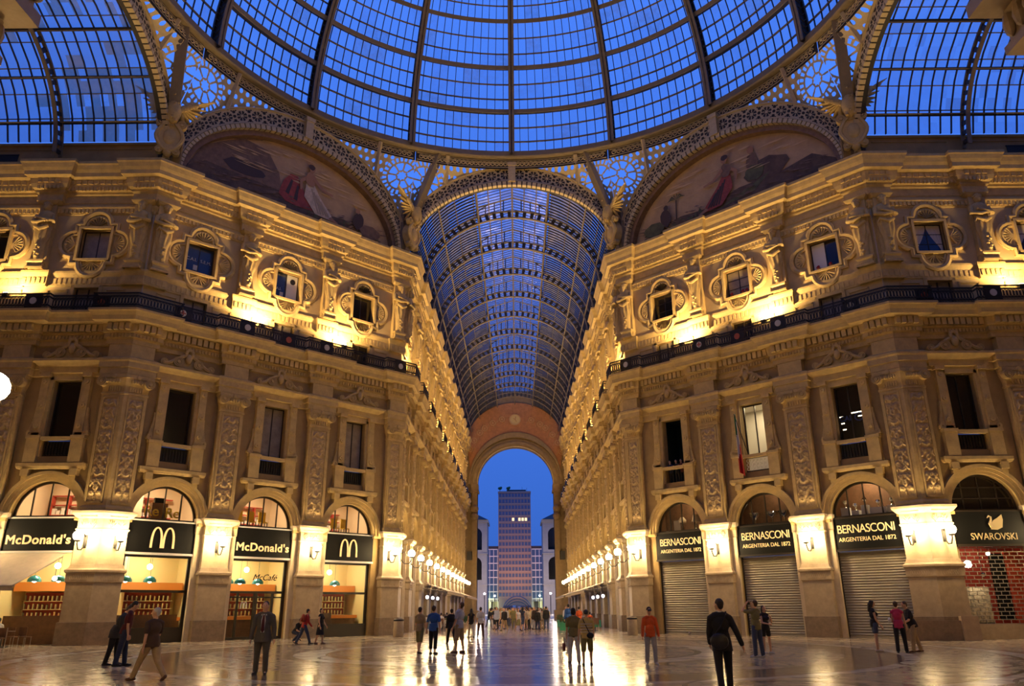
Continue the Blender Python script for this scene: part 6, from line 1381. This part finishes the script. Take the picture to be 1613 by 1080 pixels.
cb = thing('camera', 'small camera held up by the man in olive shirt', 'camera', t.location, t.rotation_euler.z); p = (J[2][2] + J[3][2]) / 2; MB().box(p.x - .07, p.x + .07, p.y - .05, p.y + .02, p.z - .0, p.z + .09).build('camera_body', cmat(C['black'], .4), cb); MB().lathe([(.03, 0), (.03, .05), (0, .05)], 10, (p.x, p.y - .05, p.z + .045)).build('lens', 'iron', cb)
person('woman in short black dress with long hair holding a cup to her mouth', 9.55, 31., 20, ('black', 'black', 'dhair', 'wshoe'), h=1.7, w=.94, female=True, legs=((2, 2), (-2, 2)), arms=((30, 10, 110, -30), (20, 8, 60, -20)), top='sleeveless', bottom='mini', hair='long')
person('woman in dark tank top and denim shorts with long dark hair', 14.0, 31.75, 80, ('black', 'jeans', 'dhair', 'cream'), h=1.86, w=.94, female=True, legs=((4, 2), (-2, 2)), arms=((12, 5, 30, 0), (8, 5, 22, 0)), top='sleeveless', bottom='mini', hair='long', head=(0, 10))
t, J, HD, U = person('woman in bright pink top and black trousers with a white handbag', 14.5, 30.81, 150, ('pink', 'black', 'bhair', 'black'), h=1.82, female=True, lean=2, legs=((-8, 4), (8, 3)), arms=((10, 6, 60, -5), (10, 8, 15, 4)), top='sleeveless', hair='short')
hb = thing('handbag', 'white handbag under the arm of the woman in pink', 'handbag', t.location, t.rotation_euler.z); b_ = MB(); b_.ball(tuple(U(.26, .06, 1.1)), (.07, .17, .11), 10); link('bag_body', remesh(b_, .012, 2), hb).data.materials.append(cmat(C['white'])); MB().tube([U(.22, -.06, 1.18), U(.2, 0, 1.46), U(.22, .12, 1.18)], .014, 5).build('handle', cmat(C['black']), hb)
person('man in black T-shirt and khaki trousers leaning to talk, by the right pier', 15.2, 31.18, 265, ('black', 'khaki', 'bhair', 'bshoe'), h=1.84, w=1.12, lean=14, belly=.04, legs=((12, 4), (-12, 4)), arms=((30, 8, 50, 0), (20, 8, 60, 0)), top='short', head=(0, 8))
# --- middle distance
person('woman in black top and pale trousers in the middle distance', -2.65, 49.73, 190, ('black', 'pale', 'dhair', 'shoe'), h=1.71, female=True, legs=WALKL, top='sleeveless', hair='long', vox=.016)
person('man in white shirt and brown trousers in the middle distance', -2.12, 50.73, 175, ('white', 'bshoe', 'dhair', 'shoe'), h=1.8, legs=WALKR, top='short', vox=.016)
person('person in long dark coat walking away along the arcade', 1.75, 64.18, 180, ('black', 'navy', 'dhair', 'bshoe'), h=1.66, legs=WALKL, top='jacket', vox=.018)
person('man in blue shirt standing at the right of the arcade by the planters', 3.74, 57.2, 200, ('blue', 'navy', 'dhair', 'shoe'), h=1.92, top='long', vox=.018)
person('woman in orange behind the two women walking away', 4.6, 58.5, 170, ('orange', 'black', 'dhair', 'shoe'), h=1.75, female=True, top='short', vox=.02)
person('waiter in white shirt and dark waistcoat by the planters', 4.1, 66., 10, ('white', 'black', 'dhair', 'shoe'), h=1.8, top='long', vox=.02)
# --- crowd further down the arcade: a few figures copied, dressed differently
VAR = [figure(vox=.034, **k)[0] for k in (dict(legs=WALKL, top='short'), dict(legs=WALKR, top='long'), dict(female=True, legs=((4, 3), (-4, 3)), top='short', hair='bob'), dict(female=True, legs=WALKL, top='sleeveless', bottom='skirt', hair='long'), dict(legs=((2, 2), (-2, 2)), top='jacket'), dict(legs=WALKR, top='short', bottom='shorts'))]
for ps in VAR:
    for nm, me, role in ps: me.materials.append(SKIN)
random.seed(11); names = ['white', 'white', 'red', 'yellow', 'black', 'black', 'navy', 'cream', 'cream', 'lblue', 'olive', 'tan', 'dgrey', 'brown', 'green']; bn = ['black', 'jeans', 'khaki', 'navy', 'dgrey', 'white', 'olive']
WD = dict(lblue='pale blue', navy='navy', jeans='denim', dgrey='dark grey', tan='tan'); cr = []
for i in range(60):
    y = 64 + 38 * random.random() if i < 50 else 120 + 60 * random.random(); px = -40 + 88 * (i + random.random()) / 50 if i < 50 else random.uniform(-35, 35)
    cr.append((px / 1207 * y, y))
cr.sort(); used = set()
for i, (x, y) in enumerate(cr):
    while True:
        a, b = random.choice(names), random.choice(bn); v = random.randrange(6)
        if (a, b, v) not in used: used.add((a, b, v)); break
    kind = ('walker in %s T-shirt and %s trousers', 'walker in %s long-sleeved shirt and %s trousers', 'woman in %s blouse and %s trousers', 'woman in %s top and %s skirt', 'man in %s jacket and %s trousers', 'walker in %s shirt and %s shorts')[v] % (WD.get(a, a), WD.get(b, b))
    t = thing('person', kind + ' in the distant arcade crowd', 'person', (x, y, 0 if y < YE + 2 else -.02), R(random.choice((0, 180, 160, 200, 20, -30, 90)) + random.uniform(-20, 20)), 'crowd far down the arcade'); s = random.uniform(.95, 1.06)
    for nm, me, role in VAR[v]:
        o = link(nm, me, t); o.scale = (s, s, s)
        o.material_slots[0].link = 'OBJECT'; o.material_slots[0].material = SKIN if role == 'skin' else cmat(C[a if role == 'top' else b if role == 'bottom' else random.choice(('dhair', 'bhair', 'tan')) if role == 'hair' else 'shoe'])
# --- seated at the terrace and leaning from the window
SEAT = dict(legs=((84, 84), (84, 84)), seated=True, arms=((35, 8, 50, -5), (30, 8, 60, -5)))
# ================================================================ terrace furniture
def cafe_chair():
    return [('seat', MB().box(-.22, .22, -.22, .22, .43, .47).mesh('seat', 'wood')), ('backrest', MB().box(-.22, .22, .19, .23, .5, .92).mesh('backrest', 'wood'))] + [('leg', MB().tube([(x, y, 0), (x * .95, y * .95, .92 if y > 0 else .44)], .018, 5).mesh('leg', 'shutter')) for x in (-.2, .2) for y in (-.2, .2)]
CHP = cafe_chair()
def chair(x, y, rz, lab, grp): t = thing('cafe_chair', lab, 'chair', (x, y, 0), R(rz), grp); [link(n, me, t) for n, me in CHP]; return t
TBP = [('table_top', MB().lathe([(0, .72), (.42, .72), (.42, .75), (0, .75)], 16).mesh('table_top', 'wood')), ('pedestal', MB().tube([(0, 0, 0), (0, 0, .73)], .03, 6).lathe([(.22, 0), (.2, .03), (.0, .04)], 12).mesh('pedestal', 'iron'))]
def table(x, y, lab, grp): t = thing('cafe_table', lab, 'table', (x, y, 0), 0, grp); [link(n, me, t) for n, me in TBP]; return t
for i in range(6): chair(-24.9 - .72 * i, 41.6 + .12 * (i % 2), 180 + 8 * (i % 3 - 1), 'brown cafe chair at the far left terrace, %s left of the folded corner pier' % ORD[i], 'front row of terrace chairs')
for i in range(3): table(-25.3 - 1.4 * i, 40.6, 'round cafe table at the far left terrace, %s left of the corner pier' % ORD[i], 'terrace tables')
for i in range(4): chair(-25.0 - 1.1 * i, 39.7, 5 * i, 'brown cafe chair facing the viewer side of the terrace tables, %s from the corner pier' % ORD[i], 'second row of terrace chairs')
pz = lambda lab, x, y, f, c, **k: person(lab, x, y, f, c, z=0., vox=.016, **{**SEAT, **k})
pz('man in black sitting at the far left terrace with his back turned', -27.6, 41.2, 175, ('black', 'navy', 'dhair', 'shoe'), h=1.75, top='short')
pz('person in white shirt sitting at the far left terrace', -26.2, 41.3, 200, ('white', 'black', 'dhair', 'shoe'), h=1.75, lean=8, top='short')
for k, (x, a, b) in enumerate(((-.5, 'navy', 'dhair'), (.0, 'black', 'bhair'), (.42, 'maroon', 'dhair'))):
    v = DR.at(DB[2] + x, -.28, 9.6); person('person leaning on the parapet of the open dark window, %s of three' % ('left', 'middle', 'right')[k], v.x, v.y, math.degrees(DR.rz), (a, 'black', b, 'shoe'), z=9.71, h=1.72, lean=14, arms=((55, 10, 60, -25), (55, 10, 60, -25)), top='short', vox=.02)
# awning over the terrace
M['canvas'] = mat('cream_awning_canvas', (.6, .5, .36), .85, var=.1)
t = thing('shop_awning', 'cream canvas awning sloping out below the far left sign', 'awning', SL.at(SB[0]), 0); A = MB()
A.grid(lambda u, v: (-4.8 + 6.5 * u - .9 * v, -.12 - 2.6 * v, 4.62 - 1.75 * v + .12 * math.sin(u * 26) * v * .3), 26, 6); A.grid(lambda u, v: (-5.7 + 6.5 * u, -2.72, 2.87 - .22 * v), 26, 1); A.build('canvas', 'canvas', t, smooth='all')
MB().tube([(1.5, -.15, 4.4), (.75, -2.7, 2.9)], .03, 6).build('awning_arm', 'shutter', t); MB().tube([(-5.7, -2.72, 2.87), (.85, -2.72, 2.87)], .04, 6).build('front_bar', 'shutter', t)
for k, (x, y, z) in enumerate(((-27.2, 41.3, 2.35), (-24.1, 41.9, 3.3))):
    t = thing('globe_light', 'small globe light under the far left awning, %s one' % ('lower' if k == 0 else 'upper'), 'lamp', (x, y, z), 0, 'awning lights'); MB().ball((0, 0, 0), .12, 10).build('globe', 'bulb', t); MB().tube([(0, 0, .1), (0, 0, .5)], .015, 5).build('cord', 'iron', t)
# awnings along the arcade
def arc_awning(W, s0, s1, lab):
    t = thing('arcade_awning', lab, 'awning', W.at(0), W.rz, 'arcade awnings'); a, b = sorted((W.sg * s0, W.sg * s1)); q = MB()
    q.grid(lambda u, v: (a + (b - a) * u, -.5 - 2.2 * v, 3.9 - .75 * v), 12, 3); q.grid(lambda u, v: (a + (b - a) * u, -2.7, 3.15 - .25 * v), 12, 1); q.build('canvas', 'canvas', t)
    q = MB()
    for x in np.linspace(a + .1, b - .1, 4): q.tube([(x, -.45, 3.4), (x, -2.65, 3.1)], .03, 5)
    q.tube([(a, -2.7, 3.13), (b, -2.7, 3.13)], .04, 5); q.build('awning_arms', 'shutter', t)
arc_awning(AL, 14, 36, 'long awning on the left wall of the main arcade, nearer the viewer'); arc_awning(AL, 42, 66, 'long awning on the left wall of the main arcade, farther away'); arc_awning(AR, 13, 40, 'long pale awning on the right wall of the main arcade, nearer'); arc_awning(AR, 44, 66, 'long awning on the right wall of the main arcade, farther')
for W in (AL, AR):
    for k, s in enumerate((4.5, 8.5, 12.5)):
        t = thing('globe_light', 'small white globe light under the %s arcade awning, %s from the mouth' % (W.side, ORD[k]), 'lamp', W.at(s, 2.0, 2.5), W.rz, 'lights under the %s awning' % W.side); MB().ball((0, 0, 0), .12, 10).build('globe', 'coolglobe', t); MB().tube([(0, 0, .1), (0, 0, .75)], .015, 5).build('cord', 'iron', t)
# planters, tables with green cloths on the right; tables on the left
M['cloth'] = mat('green_tablecloth', (.05, .32, .17), .8); M['wcloth'] = mat('white_tablecloth', (.6, .55, .45), .8)
LF = MB(); random.seed(4)
for i in range(160): p = Vector((random.uniform(-.75, .75), random.uniform(-.2, .2), .55 + abs(random.gauss(0, .16)))); d = Vector((random.uniform(-.12, .12), random.uniform(-.12, .12), random.uniform(.04, .16))); LF.add([p, p + d + Vector((.03, .02, 0)), p + d * 1.6, p + d - Vector((.03, .02, 0))], [(0, 1, 2, 3)])
LFM = LF.mesh('foliage', 'leaf'); FLW = MB(); [FLW.ball((random.uniform(-.7, .7), random.uniform(-.2, .2), .72 + random.random() * .15), .05, 5) for _ in range(16)]; FLM = FLW.mesh('flowers', 'leafred'); BXM = MB().box(-.8, .8, -.22, .22, 0, .5).box(-.84, .84, -.26, .26, .46, .55).mesh('planter_box', 'cloth'); BXD = MB().box(-.8, .8, -.22, .22, 0, .5).box(-.84, .84, -.26, .26, .46, .55).mesh('planter_box', 'granite')
for W, g in ((AR, BXM), (AL, BXD)):
    for k, s in enumerate((8.5, 11.5, 14.5, 17.5, 20.5, 23.5)):
        t = thing('planter', 'planter box with %s on the %s side of the arcade, %s from the mouth' % ('red flowers' if W is AR else 'green leaves', W.side, ORD[k]), 'planter', W.at(s, 4.3 if W is AR else 3.9), W.rz + (0 if k else PI / 2), 'planters on the %s side' % W.side); link('planter_box', g, t); link('foliage', LFM, t)
        if W is AR: link('flowers', FLM, t)
TCL = {m: MB().grid(lambda u, v: ((.45 + .03 * math.sin(u * 2 * PI * 8) * v) * math.cos(u * 2 * PI), (.45 + .03 * math.sin(u * 2 * PI * 8) * v) * math.sin(u * 2 * PI), .77 - .5 * v), 40, 3).lathe([(0, .77), (.45, .77)], 40).mesh('tablecloth', m, 'all') for m in ('cloth', 'wcloth')}
for W in (AL, AR):
    for k, s in enumerate((7.4, 12.5, 16.5, 20.5)):
        v = W.at(s, 2.4); w_ = ORD[k]; table(v.x, v.y, 'round table under a cloth on the %s side of the arcade, %s from the mouth' % (W.side, w_), 'arcade tables %s' % W.side)
        t = link('tablecloth', TCL['cloth' if W is AR else 'wcloth'], None, (v.x, v.y, 0)); tag(t, '%s cloth on the table on the %s side of the arcade, %s from the mouth' % ('green' if W is AR else 'pale', W.side, w_), 'tablecloth', 'tablecloths %s' % W.side)
        for j in (-1, 1): p = W.at(s + .75 * j, 2.4); chair(p.x, p.y, math.degrees(W.rz) + (90 if (j * W.sg) > 0 else -90) + 180, 'cafe chair %s the %s table on the %s side of the arcade' % ('before' if j < 0 else 'beyond', w_, W.side), 'arcade chairs %s' % W.side)
for W, s, a, b in ((AL, 11.75, 'white', 'dhair'), (AL, 17.25, 'black', 'dhair'), (AR, 11.75, 'orange', 'bhair'), (AR, 15.75, 'white', 'dhair')):
    v = W.at(s, 2.4); pz('person in %s sitting at a table on the %s side of the arcade, %s' % (a, W.side, 'nearer' if s < 15 and W is AR or s < 12 else 'farther'), v.x, v.y, 180 if W is AL else 170, (a, 'black', b, 'shoe'), h=1.72, top='short')
# litter bins, bollard, information post, floor lamp puck
for x, y, lab in ((-7.35, 51.6, 'grey cylindrical litter bin at the left pier of the main arcade'), (7.5, 52.2, 'grey cylindrical litter bin at the right pier of the main arcade')):
    t = thing('litter_bin', lab, 'litter bin', (x, y, 0), 0); MB().lathe([(.3, 0), (.32, .05), (.32, 1.05), (.28, 1.1), (.0, 1.1)], 16).build('bin_body', 'granite', t, smooth=True); MB().lathe([(.33, .95), (.34, 1.0), (.33, 1.05)], 16).build('bin_rim', 'iron', t)
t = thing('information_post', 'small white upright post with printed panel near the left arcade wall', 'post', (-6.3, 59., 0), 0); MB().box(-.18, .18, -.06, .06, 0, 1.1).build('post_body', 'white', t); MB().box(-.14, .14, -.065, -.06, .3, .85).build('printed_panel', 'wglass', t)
t = thing('stone_bench', 'dark polished slab bench leaning against the right folded corner pier', 'bench', (22.6, 40.9, 0), R(-8)); MB().box(-.3, .5, -.25, .1, 0, 1.15).build('slab_end', 'granite', t); MB().box(-3.1, -.3, -.12, .1, 0, .95).build('slab_face', 'plinth', t)
t = thing('floor_light', 'small round light on the ground at the foot of a shutter', 'floor light', DR.at(DB[2] + .35, .35, 0), DR.rz); MB().ball((0, 0, .1), .09, 8).build('globe', 'silver', t); MB().lathe([(.1, 0), (.1, .03), (0, .03)], 10).build('foot', 'iron', t)
for W in (AL, AR): pass
# ================================================================ light, sky, camera
for W, s, pw in FLOODS:
    l = bpy.data.lights.new('floodlight_beam', 'SPOT'); l.energy = 2300 * pw; l.color = (1, .66, .28); l.spot_size = R(165); l.spot_blend = .5; l.shadow_soft_size = .12
    o = bpy.data.objects.new('floodlight_beam', l); COL.objects.link(o); o.location = W.at(s, 1.09, 19.4); d = W.at(s, .3, 24) - W.at(s, 1.09, 19.4); o.rotation_euler = d.to_track_quat('-Z', 'Y').to_euler()
# lamps and floodlights of the half of the octagon behind and beside the viewer
for sg in (-1, 1):
    for (x, y) in ((sg * 9.6, YC - XA + .2), (sg * 15.4, YC - 15.), (sg * 21, YC - 9.6), (sg * 30, YC - WA + 1.2), (sg * 7.5, 5), (sg * 7.5, -2)):
        l = bpy.data.lights.new('globe_lamp_light', 'POINT'); l.energy = 110; l.color = (1, .66, .28); l.shadow_soft_size = .3; o = bpy.data.objects.new('globe_lamp_light', l); COL.objects.link(o); o.location = (x, y, 5.4)
    for (x, y) in ((sg * 14., YC - 14.5), (sg * 18.5, YC - 10.5)):
        l = bpy.data.lights.new('floodlight_light', 'SPOT'); l.energy = 550; l.spot_size = R(130); l.spot_blend = .6; l.color = (1, .66, .28); l.shadow_soft_size = .2; o = bpy.data.objects.new('floodlight_light', l); COL.objects.link(o); o.location = (x, y, 19); o.rotation_euler = (Vector((0, YC + 8, 36)) - Vector((x, y, 19))).to_track_quat('-Z', 'Y').to_euler()
l = bpy.data.lights.new('piazza_lamp_light', 'SPOT'); l.energy = 42000; l.color = (1, .5, .22); l.spot_size = R(75); l.spot_blend = 1.; l.shadow_soft_size = 1; o = bpy.data.objects.new('piazza_lamp_light', l); COL.objects.link(o); o.location = (-1, 370, 3); o.rotation_euler = (Vector((-1, 400, 26)) - Vector((-1, 370, 3))).to_track_quat('-Z', 'Y').to_euler()
for sg in (-1, 1):
    l = bpy.data.lights.new('piazza_fill_light', 'POINT'); l.energy = 9000; l.color = (1, .78, .6); l.shadow_soft_size = .5; o = bpy.data.objects.new('piazza_fill_light', l); COL.objects.link(o); o.location = (sg * 11.5, 240, 7)  # added to brighten the loggia fronts; no lamp post stands here
    l = bpy.data.lights.new('piazza_fill_light', 'POINT'); l.energy = 2500; l.color = (.9, .75, .55); l.shadow_soft_size = .4; o = bpy.data.objects.new('piazza_fill_light', l); COL.objects.link(o); o.location = (sg * 7.5, 245, 5.2)
    l = bpy.data.lights.new('portico_light', 'POINT'); l.energy = 2200; l.color = (.85, .9, .45); l.shadow_soft_size = .4; o = bpy.data.objects.new('portico_light', l); COL.objects.link(o); o.location = (sg * 14, 396, 3.5)

w = bpy.data.worlds.new('dusk_sky'); SC.world = w; w.use_nodes = True; nt = w.node_tree; N = nt.nodes.new; L = nt.links.new; bg = nt.nodes['Background']
tc = N('ShaderNodeTexCoord'); sp = N('ShaderNodeSeparateXYZ'); L(tc.outputs['Generated'], sp.inputs[0]); rp = N('ShaderNodeValToRGB'); e = rp.color_ramp.elements
e[0].position = .0; e[0].color = (.032, .11, .46, 1); e[1].position = .75; e[1].color = (.085, .265, 1.05, 1); x = e.new(.35); x.color = (.052, .18, .78, 1)
L(sp.outputs['Z'], rp.inputs[0]); L(rp.outputs['Color'], bg.inputs['Color']); bg.inputs['Strength'].default_value = 1.0

cam = bpy.data.cameras.new('camera'); cam.sensor_width = 36; cam.lens = 36 * 1207.63 / 1613; cam.clip_start = .1; cam.clip_end = 2000
co = bpy.data.objects.new('camera', cam); COL.objects.link(co); SC.camera = co
P_, R_, Y_ = .333354, .0067147, .0046877
r0 = Vector((math.cos(Y_), math.sin(Y_), 0)); fw = Vector((-math.sin(Y_) * math.cos(P_), math.cos(Y_) * math.cos(P_), math.sin(P_))); u0 = r0.cross(fw)
rt = r0 * math.cos(R_) - u0 * math.sin(R_); up = r0 * math.sin(R_) + u0 * math.cos(R_)
co.matrix_world = Matrix(((rt.x, up.x, -fw.x, .18227), (rt.y, up.y, -fw.y, 0), (rt.z, up.z, -fw.z, 1.65), (0, 0, 0, 1)))
SC.view_settings.view_transform = 'Standard'; SC.view_settings.look = 'None'; SC.view_settings.gamma = 1; SC.view_settings.use_curve_mapping = False; SC.view_settings.exposure = .12
cy = SC.cycles; cy.max_bounces = 7; cy.diffuse_bounces = 3; cy.glossy_bounces = 3; cy.transmission_bounces = 4; cy.transparent_max_bounces = 16; cy.sample_clamp_indirect = 6.; cy.caustics_reflective = False; cy.caustics_refractive = False; cy.use_denoising = True
